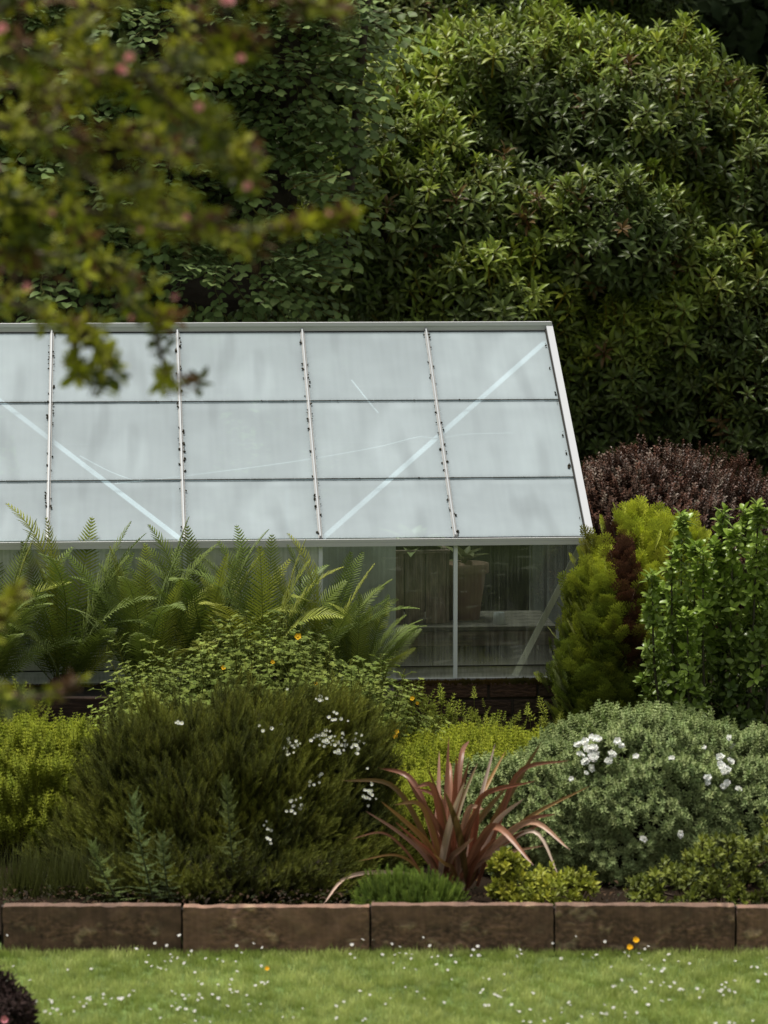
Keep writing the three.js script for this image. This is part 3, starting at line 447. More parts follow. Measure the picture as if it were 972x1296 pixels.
{ // grey-green dome with white flowers
  const g = [0, 1].map(() => leaf(R(0.019, 0.024), R(0.0075, 0.009), { n: 2, c: [0.8, 0.85, 0.8], c2: tinted([1.15, 1.15, 1.1], 0.1), fold: 0.4, curl: 0.5, prof: oval })), spots = [];
  for (let w = 0; w < 4; w++) for (let i = 0; i < 5; i++) { const a = i * 1.2566 + w * 0.63, e = 0.15 + w * 0.33; spots.push({ g: i % 2, m: frame(V(0, w * 0.008, 0), V(Math.cos(a) * Math.cos(e), Math.sin(e), Math.sin(a) * Math.cos(e)), UP, 1 - w * 0.1) }); }
  const ls = [lump(810, 1054, 11.95, 0.46, 0.44, 0.4), lump(700, 1059, 11.9, 0.28, 0.33, 0.3), lump(925, 1054, 11.95, 0.33, 0.38, 0.34), lump(840, 999, 12.0, 0.3, 0.27, 0.3), lump(740, 994, 12.05, 0.24, 0.22, 0.26), lump(620, 1034, 12.1, 0.2, 0.2, 0.2), lump(1010, 1074, 11.9, 0.3, 0.32, 0.3)], b = P(810, 1040, 11.95).setY(0.05);
  const t = woody('grey_green_shrub', 'broad grey-green dome of tiny leaves with clusters of white flowers', 'shrub', b, ls, ls.map(({ c }) => [[b.clone(), b.clone().lerp(c, 0.5), c.clone()], 0.014, 0.005]), [0.06, 0.05, 0.04]);
  darkHull(t, ls, 0.76);
  const at = onLumps(ls, 12000, { layers: [1.03, 1, 0.95, 0.88], rough: 0.11, freq: 4, far: 0.25, up: -0.5 });
  foliage(t, sprig(g, spots, [stemGeo(V(0, -0.02, 0), V(0, 0.02, 0), 0.001, [0.7, 0.7, 0.6])]), at.map(({ p, n, lay }) => ({ m: local(t, p, n.clone().add(V(G() * 0.35, 0.45 + G() * 0.3, G() * 0.3)), V(0, 0, 1), R(0.8, 1.25), R(0, 6)), tint: tinted(mix([0.19, 0.235, 0.1], [0.42, 0.49, 0.23], clamp(0.4 + 0.4 * G() + 0.4 * N3.noise(p.x * 9, p.y * 9, p.z * 9), 0, 1)), 0.12) })), leafMat({ transmission: 0.15, roughness: 1 }));
  const fl = [0, 1, 2].map(() => mergeGeometries(Array.from({ length: 5 }, (_, i) => flowerGeo(5, 0.014, 0.012, [0.85, 0.86, 0.84], [0.8, 0.8, 0.7], 0.5).applyMatrix4(frame(V(G() * 0.008, R(-0.003, 0.004), G() * 0.008), V(G() * 0.8, 1, G() * 0.8), V(0, 0, 1))))));
  const spots2 = []; for (let i = 0; i < 64; i++) spots2.push([756 + 28 * G(), 964 + 19 * G()]); for (let i = 0; i < 12; i++) spots2.push([740 + i * 4, 948 - 4 * Math.sin(i / 3) + 3 * G()]);
  for (let i = 0; i < 20; i++) spots2.push([914 + 7 * G() + (i > 10 ? 4 : 0), 945 + i * 2.4]); spots2.push([893, 955], [845, 967], [846, 1033], [801, 966], [856, 1060], [817, 1065], [650, 948], [935, 1002], [897, 990], [892, 992], [905, 993], [727, 960], [730, 955], [728, 985], [735, 983], [813, 1078]);
  for (const [x, y] of spots2) { // set on the leaf surface where that line of sight meets it
    let best = null; for (const q of at) { if (!q.front) continue; const [u, v] = pixel(q.p), d = Math.hypot(u - x, v - y); if (d < 9 && (!best || q.p.z + q.lay - d * 0.02 > best.p.z + best.lay - best.d * 0.02)) best = { ...q, d }; }
    if (best) { const o = mesh('white_flower', pick(fl), petalMat, t); o.applyMatrix4(local(t, best.p.clone().addScaledVector(best.n, 0.03).add(V(0, 0.004, 0.02)), best.n.clone().add(V(0, 0.3, 0.5)), V(0, 0, 1), R(0.75, 1.15), R(0, 6))); }
  }
}
{ // dark feathery heath with white flowers
  const spots = [], stems = []; let q = V(0, 0, 0);
  for (let i = 1; i <= 6; i++) { const n = V(0.002 * G(), i * 0.025, 0.0006 * i * i); stems.push(stemGeo(q, n, 0.0012 - i * 0.00012, [0.9, 0.6, 0.4])); q = n; }
  const g = [0.55, 0.75, 0.95, 1.2, 1.5].map((k) => scale(R(0.012, 0.018), 0.0022, [k, k, k * 0.9], 0.2));
  for (let i = 0; i < 90; i++) { const y = Math.pow(i / 90, 0.85) * 0.15, a = i * 2.4; spots.push({ g: Math.min(4, Math.floor(y / 0.03)), m: frame(V(0, y, 0.0006 * (y / 0.025) ** 2), V(Math.cos(a) * 0.55, 1, Math.sin(a) * 0.55), UP, 1.15 - 3 * y) }); }
  for (let k = 0; k < 5; k++) { const a = k * 2.4 + 1, y0 = 0.02 + k * 0.02, d = V(Math.cos(a) * 0.4, 1, Math.sin(a) * 0.4).normalize(); for (let i = 0; i < 26; i++) { const p = V(0, y0, 0).addScaledVector(d, i / 26 * 0.06), b = i * 2.4; spots.push({ g: Math.min(4, 1 + Math.floor(i / 7)), m: frame(p, d.clone().add(V(Math.cos(b) * 0.5, 0, Math.sin(b) * 0.5)), UP, 0.8) }); } }
  const ls = [lump(300, 1060, 11.8, 0.46, 0.42, 0.42), lump(335, 975, 11.95, 0.33, 0.22, 0.3), lump(200, 1030, 11.75, 0.24, 0.31, 0.3), lump(410, 1010, 11.85, 0.22, 0.34, 0.28), lump(260, 1128, 11.3, 0.34, 0.1, 0.14), lump(400, 1125, 11.35, 0.16, 0.1, 0.14), lump(400, 980, 11.95, 0.17, 0.18, 0.2), lump(230, 985, 11.85, 0.22, 0.18, 0.24), lump(350, 1100, 11.6, 0.42, 0.25, 0.25), lump(180, 1110, 11.6, 0.3, 0.22, 0.22)], b = P(310, 1080, 11.8).setY(0.05);
  const t = woody('feathery_heath', 'large dark olive feathery heath bush dotted with small white flowers left of centre', 'shrub', b, ls, ls.map(({ c }) => [[b.clone(), b.clone().lerp(c, 0.5), c.clone()], 0.016, 0.006]), [0.06, 0.045, 0.035]);
  darkHull(t, ls, 0.8);
  const root = b.clone().add(V(0, -0.25, -0.1)), at = onLumps(ls, 7600, { layers: [1.12, 1.02, 0.96, 0.86, 0.76], rough: 0.26, freq: 3.4, far: 0.25, up: -0.6 });
  foliage(t, sprig(g, spots, stems), at.map(({ p, n }) => { const d = p.clone().sub(root).normalize().multiplyScalar(1.1).add(V(0.2 + G() * 0.2 + 0.5 * N3.noise(p.x * 7, p.y * 7, p.z * 7 + 3), 0.7 + G() * 0.2, G() * 0.2 + 0.4 * N3.noise(p.x * 7, p.y * 7 + 9, p.z * 7))); return { m: local(t, p.clone().addScaledVector(d, -0.07), d, n, R(0.75, 1.6), R(0, 6)), tint: tinted(mix([0.034, 0.042, 0.009], [0.165, 0.18, 0.026], clamp(0.35 + 0.35 * G() + 0.6 * N3.noise(p.x * 6, p.y * 6, p.z * 6), 0, 1)), 0.15) }; }), leafMat({ transmission: 0.2 }));
  const fl = [0, 1, 2].map(() => flowerGeo(5, 0.0085, 0.0085, [0.85, 0.86, 0.82], [0.6, 0.6, 0.3], 0.4)), dots = [];
  for (const [x, y, sx, sy, n] of [[368, 945, 16, 14, 16], [412, 938, 26, 14, 34], [443, 945, 18, 18, 26], [470, 1000, 9, 24, 18], [375, 1022, 16, 22, 14], [340, 1052, 8, 18, 9], [355, 870, 10, 7, 8], [408, 886, 10, 5, 8], [228, 914, 9, 3, 5], [425, 905, 18, 10, 8], [345, 920, 20, 10, 4], [330, 868, 18, 16, 5], [400, 990, 14, 14, 6]]) for (let i = 0; i < n; i++) dots.push([x + sx * G() * 1.3, y + sy * G() * 1.3]);
  for (const [x, y] of dots) { let best = null; for (const p of at) { if (!p.front) continue; const [u, v] = pixel(p.p), d = Math.hypot(u - x, v - y); if (d < 10 && (!best || p.p.z - d * 0.01 > best.p.z - best.d * 0.01)) best = { ...p, d }; }
    if (best) { const o = mesh('white_flower', pick(fl), petalMat, t); o.applyMatrix4(local(t, P(x, y, -best.p.z - 0.055), V(G() * 0.6, 0.6, 1), UP, R(0.5, 1.05), R(0, 6))); } }
}
{ // bronze flax
  const base = P(572, 1128, 11.35).setY(0.07), t = thing('bronze_flax', 'spiky bronze-red flax with long arching strap leaves between the two flowering shrubs', 'flax', base);
  const cols = [[0.23, 0.105, 0.06], [0.17, 0.072, 0.042], [0.32, 0.19, 0.13], [0.13, 0.085, 0.03], [0.26, 0.15, 0.05], [0.46, 0.34, 0.27], [0.2, 0.075, 0.042]];
  const strap = (pts, W, c) => { // a folded strap leaf through points, tapering to its tip
    const cv = new THREE.CatmullRomCurve3(pts), n = 18, pos = [], col = [], idx = [], tone = [0, 0, 0, 0, 0].map(() => R(0.75, 1.3)); let side = null;
    for (let i = 0; i <= n; i++) {
      const u = i / n, p = cv.getPoint(u), tg = cv.getTangent(u), s = tg.clone().cross(V(0.0, 0.25, 1)); s.normalize(); if (side && s.dot(side) < 0) s.negate(); side = s;
      const up = s.clone().cross(tg).normalize(), w = W / 2 * Math.min(1, 0.6 + u * 1.6) * Math.pow(Math.max(0, 1 - Math.pow(u, 2.2)), 0.75), f = lerp(0.9, 0.25, u), k = mix(c, c.map((x) => x * 1.15), u), e = [c[0] * 1.15, c[1] * 0.6, c[2] * 0.45];
      for (const [x, h, q] of [[-1, 1, 1], [-0.9, 0.9, tone[0]], [-0.45, 0.42, tone[1]], [0, 0, tone[2]], [0.45, 0.42, tone[3]], [0.9, 0.9, tone[4]], [1, 1, 1]]) { const v = p.clone().addScaledVector(s, x * w * Math.cos(f)).addScaledVector(up, h * w * Math.sin(f) * 0.8); pos.push(v.x, v.y, v.z); col.push(...(Math.abs(x) === 1 ? e : k.map((v) => v * q * (1 + 0.2 * N3.noise(x * 7, u * 5, W * 900))))); }
      if (i) for (let j = 0; j < 6; j++) { const a = (i - 1) * 7 + j; idx.push(a, a + 1, a + 7, a + 1, a + 8, a + 7); }
    }
    return finish(pos, col, idx);
  };
  const mat = leafMat({ clearcoat: 0.6, clearcoatRoughness: 0.4, transmission: 0.12 });
  // [tip x, tip y, knee x, knee y, depth of the tip, width]
  const made = [[568, 932, 572, 1030, 11.5, 0.034], [627, 940, 606, 1020, 11.5, 0.03], [686, 938, 622, 1000, 11.3, 0.045], [722, 962, 660, 975, 11.2, 0.034], [679, 988, 610, 1008, 11.0, 0.04], [748, 994, 700, 1012, 11.5, 0.03], [722, 1076, 672, 1040, 11.0, 0.04], [676, 1096, 628, 1046, 10.85, 0.05], [708, 1110, 676, 1052, 11.1, 0.028], [542, 972, 556, 1040, 11.2, 0.032], [514, 984, 540, 1050, 11.3, 0.034], [522, 996, 552, 1008, 11.4, 0.032], [482, 1014, 506, 1048, 11.2, 0.035], [462, 1026, 500, 1050, 11.3, 0.024], [444, 1062, 484, 1054, 11.2, 0.016], [408, 1146, 440, 1110, 11.0, 0.024], [605, 964, 600, 1030, 11.6, 0.03], [594, 962, 588, 1040, 11.1, 0.04], [578, 956, 578, 1040, 11.2, 0.038], [640, 950, 616, 1020, 11.7, 0.03], [556, 950, 566, 1040, 11.6, 0.036], [690, 1040, 640, 1060, 11.2, 0.034], [664, 1010, 626, 1050, 11.1, 0.036], [646, 990, 612, 1040, 11.3, 0.042], [534, 1010, 552, 1060, 11.1, 0.036], [500, 1040, 532, 1070, 11.1, 0.028], [452, 1090, 500, 1082, 11.1, 0.016], [690, 1070, 650, 1050, 11.0, 0.024], [704, 1030, 668, 1038, 11.2, 0.034], [588, 990, 590, 1060, 11.0, 0.044], [562, 1000, 568, 1070, 11.0, 0.044], [612, 1010, 600, 1070, 11.0, 0.042], [626, 1060, 604, 1080, 10.95, 0.03], [548, 1080, 560, 1100, 11.0, 0.026], [600, 1060, 590, 1090, 10.95, 0.036], [520, 1060, 548, 1090, 11.1, 0.022]];
  const ARCS = new Set([722, 679, 676, 708, 522, 444, 408, 704, 452]);
  made.forEach(([x, y, kx, ky, d, W], i) => {
    const tip = P(x, y, d), foot = base.clone().add(V(R(-0.06, 0.06) + (tip.x - base.x) * 0.12, R(-0.02, 0.03), R(-0.04, 0.05))), arc = ARCS.has(x), knee = arc ? P(kx, ky, lerp(11.35, d, 0.55)) : foot.clone().lerp(tip, 0.62).add(V((base.x - tip.x) * R(0.02, 0.12), R(0.01, 0.035), 0));
    mesh('strap_leaf', strap([foot, foot.clone().lerp(knee, 0.5).add(V(0, 0.03, 0)), knee, tip].map((p) => p.clone().sub(base)), W * 0.86, tinted(cols[(i * 5) % 7], 0.12)), mat, t);
  });
  for (let i = 0; i < 9; i++) { const a = R(0, 6.28), l = R(0.2, 0.5), o = V(Math.cos(a), 0, Math.sin(a)), foot = V(0, 0, 0).addScaledVector(o, 0.05); mesh('strap_leaf', strap([foot, foot.clone().add(V(o.x * l * 0.15, l * 0.5, o.z * l * 0.15)), foot.clone().add(V(o.x * l * 0.45, l * 0.95, o.z * l * 0.45)), foot.clone().add(V(o.x * l * 0.9, l * 1.0, o.z * l * 0.8))], R(0.025, 0.036), tinted(pick(cols), 0.15)), mat, t); }
}
{ // dead leaves and crumbs on the soil behind the edging
  const g = leaf(0.03, 0.014, { n: 2, curl: 1, fold: 0.5 }), n = 1800, im = new THREE.InstancedMesh(g, leafMat({ transmission: 0.1 }), n), col = new THREE.Color();
  for (let i = 0; i < n; i++) { im.setMatrixAt(i, frame(V(R(-1.7, 1.7), 0.092 + R(0, 0.012), -R(10.67, 11.25)), V(G(), 0.25 * G(), G()), V(G() * 0.4, 1, G() * 0.4), R(0.4, 1.2))); im.setColorAt(i, col.setRGB(...tinted(pick([[0.035, 0.02, 0.012], [0.02, 0.015, 0.01], [0.05, 0.03, 0.016], [0.02, 0.024, 0.008]]), 0.3))); }
  im.name = 'leaf_litter'; im.castShadow = im.receiveShadow = true; scene.add(im); tag(im, 'brown leaf litter on the soil just behind the edging', 'leaf litter'); im.userData.kind = 'stuff';
}
{ // low plants along the edging
  const needle = [0, 1, 2].map(() => scale(R(0.014, 0.022), 0.002, tinted([1, 1, 1], 0.15), 0.2)), spots = [];
  for (let i = 0; i < 70; i++) { const y = i / 70 * 0.07, a = i * 2.4; spots.push({ g: i % 3, m: frame(V(0, y, 0), V(Math.cos(a) * 0.5, 1, Math.sin(a) * 0.5), UP, 1.1 - 4 * y) }); }
  const spr = sprig(needle, spots, []);
  const b = P(516, 1135, 11.05).setY(0.07), ls = [lump(500, 1140, 11.05, 0.1, 0.085, 0.1), lump(540, 1140, 11.0, 0.1, 0.07, 0.1), lump(480, 1146, 11.05, 0.06, 0.05, 0.08)];
  const t = woody('green_heather', 'small bright green needle-leaved tuft at the foot of the bronze flax', 'heather', b, ls, [[[b.clone(), b.clone().add(V(0.02, 0.04, 0))], 0.01, 0.005]], [0.06, 0.045, 0.03]);
  foliage(t, spr, onLumps(ls, 1000, { layers: [1, 0.85, 0.65], rough: 0.3, freq: 4, far: 0.6 }).map(({ p, n }) => ({ m: local(t, p.clone().add(V(0, -0.03, 0)), n.clone().multiplyScalar(0.6).add(V(G() * 0.25, 1, G() * 0.25)), V(0, 0, 1), R(0.7, 1.1), R(0, 6)), tint: tinted(mix([0.085, 0.14, 0.02], [0.21, 0.3, 0.05], rnd()), 0.15) })), leafMat());
  // two azaleas: whorled small leaves on short twigs
  const ag = [0, 1, 2].map(() => leaf(R(0.024, 0.032), R(0.01, 0.013), { n: 3, c: [0.95, 0.95, 0.9], c2: [1.05, 1.05, 1], curl: 0.4, prof: oval })), az = sprig(ag, rosette(0, 3, 9, 0.0, 1.2), [stemGeo(V(0, -0.04, 0), V(0, 0.004, 0), 0.0013, [0.5, 0.35, 0.3])]);
  const azalea = (label, ls2, n, c1, c2, singles) => {
    const bb = ls2[0].c.clone().setY(0.06), a = woody('azalea', label, 'azalea', bb, ls2, ls2.map(({ c }) => [[bb.clone(), bb.clone().lerp(c, 0.6), c.clone()], 0.008, 0.003]), [0.07, 0.045, 0.035]);
    foliage(a, az, onLumps(ls2, n, { layers: [1.05, 0.95, 0.8, 0.6], rough: 0.3, freq: 3, far: 0.4, up: -0.5 }).map(({ p, n: nn, front }) => ({ m: local(a, p, nn.clone().multiplyScalar(0.6).add(V(G() * 0.4, 1, 0.2 + G() * 0.3)), V(0, 0, 1), R(0.75, 1.2), R(0, 6)), tint: tinted(mix(c1, c2, rnd()), 0.15), front })), glossy({ clearcoat: 0.3 }), singles);
  };
  azalea('low yellow-green azalea right of the bronze flax by the edging', [lump(655, 1126, 11.05, 0.09, 0.08, 0.09), lump(700, 1120, 11.0, 0.08, 0.055, 0.08), lump(735, 1118, 11.0, 0.05, 0.05, 0.06), lump(640, 1095, 11.05, 0.06, 0.05, 0.06), lump(690, 1138, 10.95, 0.12, 0.04, 0.06)], 210, [0.17, 0.2, 0.025], [0.38, 0.4, 0.045], 290);
  azalea('low mid-green azalea in front of the grey-green dome at the right edge', [lump(890, 1120, 11.1, 0.2, 0.1, 0.1), lump(960, 1100, 11.1, 0.14, 0.13, 0.12), lump(830, 1128, 11.1, 0.12, 0.06, 0.1), lump(905, 1085, 11.15, 0.12, 0.08, 0.1), lump(1000, 1070, 11.2, 0.12, 0.14, 0.12), lump(900, 1140, 11.0, 0.25, 0.04, 0.05)], 400, [0.085, 0.11, 0.02], [0.19, 0.22, 0.03], 290);
  // wiry dark tufts at the left end of the bed
  const wire = [0, 1, 2].map(() => leaf(R(0.16, 0.26), 0.005, { n: 5, curl: R(0.4, 1.1), fold: 0.4, prof: blade, c: tinted([1, 1, 1], 0.2) }));
  [[30, 'wiry dark green grass tuft at the left end of the bed'], [88, 'wiry dark grass tuft between the left end and the feathery stems'], [140, 'wiry dark grass tuft at the foot of the feathery stems']].forEach(([px, label], k) => {
    const bb = P(px, 1140, 11.25).setY(0.07), a = thing('grass_tuft', label, 'grass tuft', bb), gs = [];
    for (let i = 0; i < 260; i++) { const d = V(G() * 1.2, 1, G() * 0.9); gs.push(wire[i % 3].clone().applyMatrix4(frame(V(G() * 0.13, -0.02, G() * 0.08), d, V(d.x, 0.3, d.z + 0.2), R(0.6, 1.1)))); }
    mesh('blades', mergeGeometries(gs), leafMat({ color: new THREE.Color().setRGB(...tinted([0.075, 0.09, 0.022], 0.15)) }), a, 'stuff');
  });
  // feathery upright stems with divided leaves
  const lob = [0, 1].map(() => scale(R(0.018, 0.026), 0.0045, [1, 1, 1], 0.2)), dl = []; // one divided leaf
  for (let i = 0; i < 6; i++) for (const s of [-1, 1]) dl.push({ g: i % 2, m: frame(V(0, 0.008 + i * 0.008, 0), V(s, 0.8, 0), V(0, 0, 1), 1 - i * 0.1) }); dl.push({ g: 0, m: frame(V(0, 0.056, 0), UP, V(0, 0, 1)) });
  const dg = sprig(lob, dl, [stemGeo(V(0, 0, 0), V(0, 0.056, 0), 0.0008, [0.9, 0.9, 0.7])]).geo;
  const weed = (x0, y0, x1, y1, d, label, c) => {
    const bb = P(x0, y0, d).setY(0.06), tip = P(x1, y1, d - 0.05), a = thing('feathery_weed', label, 'weed', bb), cv = new THREE.CatmullRomCurve3([bb, bb.clone().lerp(tip, 0.55).add(V((tip.x - bb.x) * 0.1, 0.02, 0.03)), tip]), L = cv.getLength();
    mesh('stem', tube([0, 0.5, 1].map((u) => cv.getPoint(u).sub(bb)), 0.004, 0.0015, 5), std({ color: [0.06, 0.08, 0.03], roughness: 0.9 }), a);
    const mt = leafMat({ color: new THREE.Color().setRGB(...c) }), n = Math.min(150, Math.round(L / 0.0055));
    for (let i = 0; i < n; i++) { const u = 0.08 + 0.92 * i / n, p = cv.getPoint(u).sub(bb), an = i * 2.4, e = lerp(0.15, 1.1, u * u); mesh('divided_leaf', dg, mt, a).applyMatrix4(frame(p, V(Math.cos(an) * Math.cos(e) + 0.3 * G(), Math.sin(e) + 0.3 * G(), Math.sin(an) * Math.cos(e) + 0.3 * G()), UP, lerp(1.0, 0.6, u) * R(0.6, 1.2))); }
  };
  weed(196, 1142, 168, 1012, 11.08, 'taller feathery stem with divided leaves against the dark heath', [0.14, 0.2, 0.07]);
  weed(152, 1142, 116, 1070, 11.06, 'shorter leaning feathery stem left of the taller one', [0.13, 0.18, 0.05]);
  weed(215, 1142, 205, 1060, 11.1, 'faint dark feathery stem right of the taller one', [0.1, 0.14, 0.05]);
  weed(300, 1120, 286, 985, 11.2, 'slim feathery stem rising in front of the middle of the dark heath', [0.1, 0.13, 0.035]);
}
{ // lime-green ground cover and taller weeds before the wall, and the mixed leafy shrub below the ferns
  const g = [0, 1].map(() => leaf(R(0.018, 0.026), R(0.006, 0.009), { n: 2, c: [0.9, 0.95, 0.9], c2: [1.1, 1.08, 1], curl: 0.4 })), spots = [];
  for (let w = 0; w < 5; w++) for (let i = 0; i < 5; i++) { const a = i * 1.2566 + w * 0.7; spots.push({ g: i % 2, m: frame(V(0, w * 0.016, 0), V(Math.cos(a), 0.35 + w * 0.15, Math.sin(a)), UP, 1 - w * 0.1) }); }
  const spr = sprig(g, spots, [stemGeo(V(0, -0.08, 0), V(0, 0.07, 0), 0.001, [0.8, 0.8, 0.6])]);
  const cover = (label, ls, n, c1, c2, rough = 0.2) => {
    const bb = ls[0].c.clone().setY(0.03), t = thing('ground_cover', label, 'ground cover', bb); t.userData.kind = 'stuff';
    foliage(t, spr, onLumps(ls, n, { layers: [1.04, 1, 0.94, 0.86], rough, freq: 3.5, far: 0.5, up: -0.2 }).map(({ p, n: nn }) => ({ m: local(t, p, nn.clone().multiplyScalar(0.35).add(V(G() * 0.9, 1, G() * 0.9)), V(0, 0, 1), R(0.45, 1.05), R(0, 6)), tint: tinted(mix(c1, c2, clamp(0.5 + 0.4 * G() + 0.5 * N3.noise(p.x * 8, p.y * 8, p.z * 8), 0, 1)), 0.14) })), leafMat({ transmission: 0.35 }));
  };
  cover('lime-green mound of fine-leaved ground cover at the left edge', [lump(40, 1030, 12.3, 0.36, 0.31, 0.3), lump(-60, 1030, 12.3, 0.4, 0.32, 0.35), lump(100, 1010, 12.5, 0.2, 0.24, 0.25)], 6500, [0.16, 0.2, 0.02], [0.38, 0.42, 0.04]);
  cover('lime-green carpet of fine-leaved ground cover in the middle before the greenhouse wall', [lump(600, 1000, 12.9, 0.45, 0.2, 0.4), lump(520, 1005, 12.6, 0.25, 0.19, 0.3), lump(690, 990, 13.1, 0.2, 0.16, 0.3), lump(610, 1018, 13.4, 0.5, 0.2, 0.3), lump(540, 1060, 12.2, 0.25, 0.2, 0.25)], 9500, [0.2, 0.24, 0.022], [0.42, 0.45, 0.045], 0.1);
  cover('sparse wispy yellow-green weeds standing against the dark wall', [lump(560, 930, 13.7, 0.2, 0.13, 0.06), lump(640, 935, 13.75, 0.2, 0.1, 0.06), lump(690, 930, 13.75, 0.1, 0.1, 0.06), lump(530, 920, 13.6, 0.1, 0.15, 0.06), lump(60, 940, 13.3, 0.4, 0.08, 0.08), lump(20, 920, 13.2, 0.12, 0.14, 0.08)], 330, [0.16, 0.19, 0.025], [0.3, 0.34, 0.05], 0.5);
  // cinquefoil: five-fingered small leaves
  const cg = [0, 1].map(() => leaf(R(0.02, 0.026), R(0.009, 0.012), { n: 3, c: [0.95, 1, 0.95], c2: [1.05, 1.05, 1], curl: 0.5, prof: oval })), cs = [], st = [];
  for (let k = 0; k < 7; k++) { const a = k * 2.4, h = 0.012 * k, o = V(Math.cos(a) * 0.03, h + 0.02, Math.sin(a) * 0.03); st.push(stemGeo(V(0, h, 0), o, 0.0008, [0.8, 0.8, 0.6])); for (let i = 0; i < 5; i++) { const b = a + (i - 2) * 0.65; cs.push({ g: i % 2, m: frame(o, V(Math.cos(b), 0.25, Math.sin(b)), UP, i === 2 ? 1.1 : 0.85) }); } }
  st.push(stemGeo(V(0, -0.08, 0), V(0, 0.09, 0), 0.0014, [0.7, 0.6, 0.45]));
  const ls = [lump(300, 935, 12.9, 0.33, 0.24, 0.25), lump(400, 935, 12.9, 0.3, 0.22, 0.25), lump(210, 920, 12.85, 0.18, 0.16, 0.2), lump(480, 960, 12.8, 0.15, 0.2, 0.18), lump(330, 890, 12.95, 0.2, 0.2, 0.2), lump(180, 960, 12.6, 0.12, 0.2, 0.15)], b = P(330, 930, 12.9).setY(0.03);
  const t = woody('cinquefoil_shrub', 'light green small-leaved shrub with a few yellow flowers below the ferns', 'shrub', b, ls, ls.map(({ c }) => [[b.clone(), b.clone().lerp(c, 0.5).add(V(0.02, 0.05, 0)), c.clone()], 0.008, 0.003]), [0.07, 0.05, 0.04]);
  darkHull(t, ls, 0.6);
  foliage(t, sprig(cg, cs, st), onLumps(ls, 1350, { layers: [1.3, 1.1, 0.98, 0.88, 0.76], rough: 0.45, freq: 4, far: 0.3 }).map(({ p, n }) => ({ m: local(t, p, n.clone().multiplyScalar(0.6).add(V(G() * 0.4, 1, G() * 0.4)), V(0, 0, 1), R(0.75, 1.15), R(0, 6)), tint: tinted(mix([0.12, 0.16, 0.03], [0.24, 0.29, 0.06], rnd()), 0.15) })), leafMat({ transmission: 0.3 }));
  const yf = flowerGeo(5, 0.015, 0.014, [0.75, 0.45, 0.02], [0.6, 0.35, 0.02], 0.35);
  for (const [x, y, d, s] of [[377, 806, 12.68, 1.1], [345, 838, 12.68, 0.7], [500, 932, 12.5, 0.9], [502, 926, 12.5, 0.8], [283, 845, 12.68, 0.8], [400, 865, 12.62, 0.6], [522, 884, 12.65, 0.8], [528, 890, 12.65, 0.6]]) mesh('yellow_flower', yf, petalMat, t).applyMatrix4(local(t, P(x, y, d), V(G() * 0.5, 0.5, 1), UP, s, R(0, 6)));
}
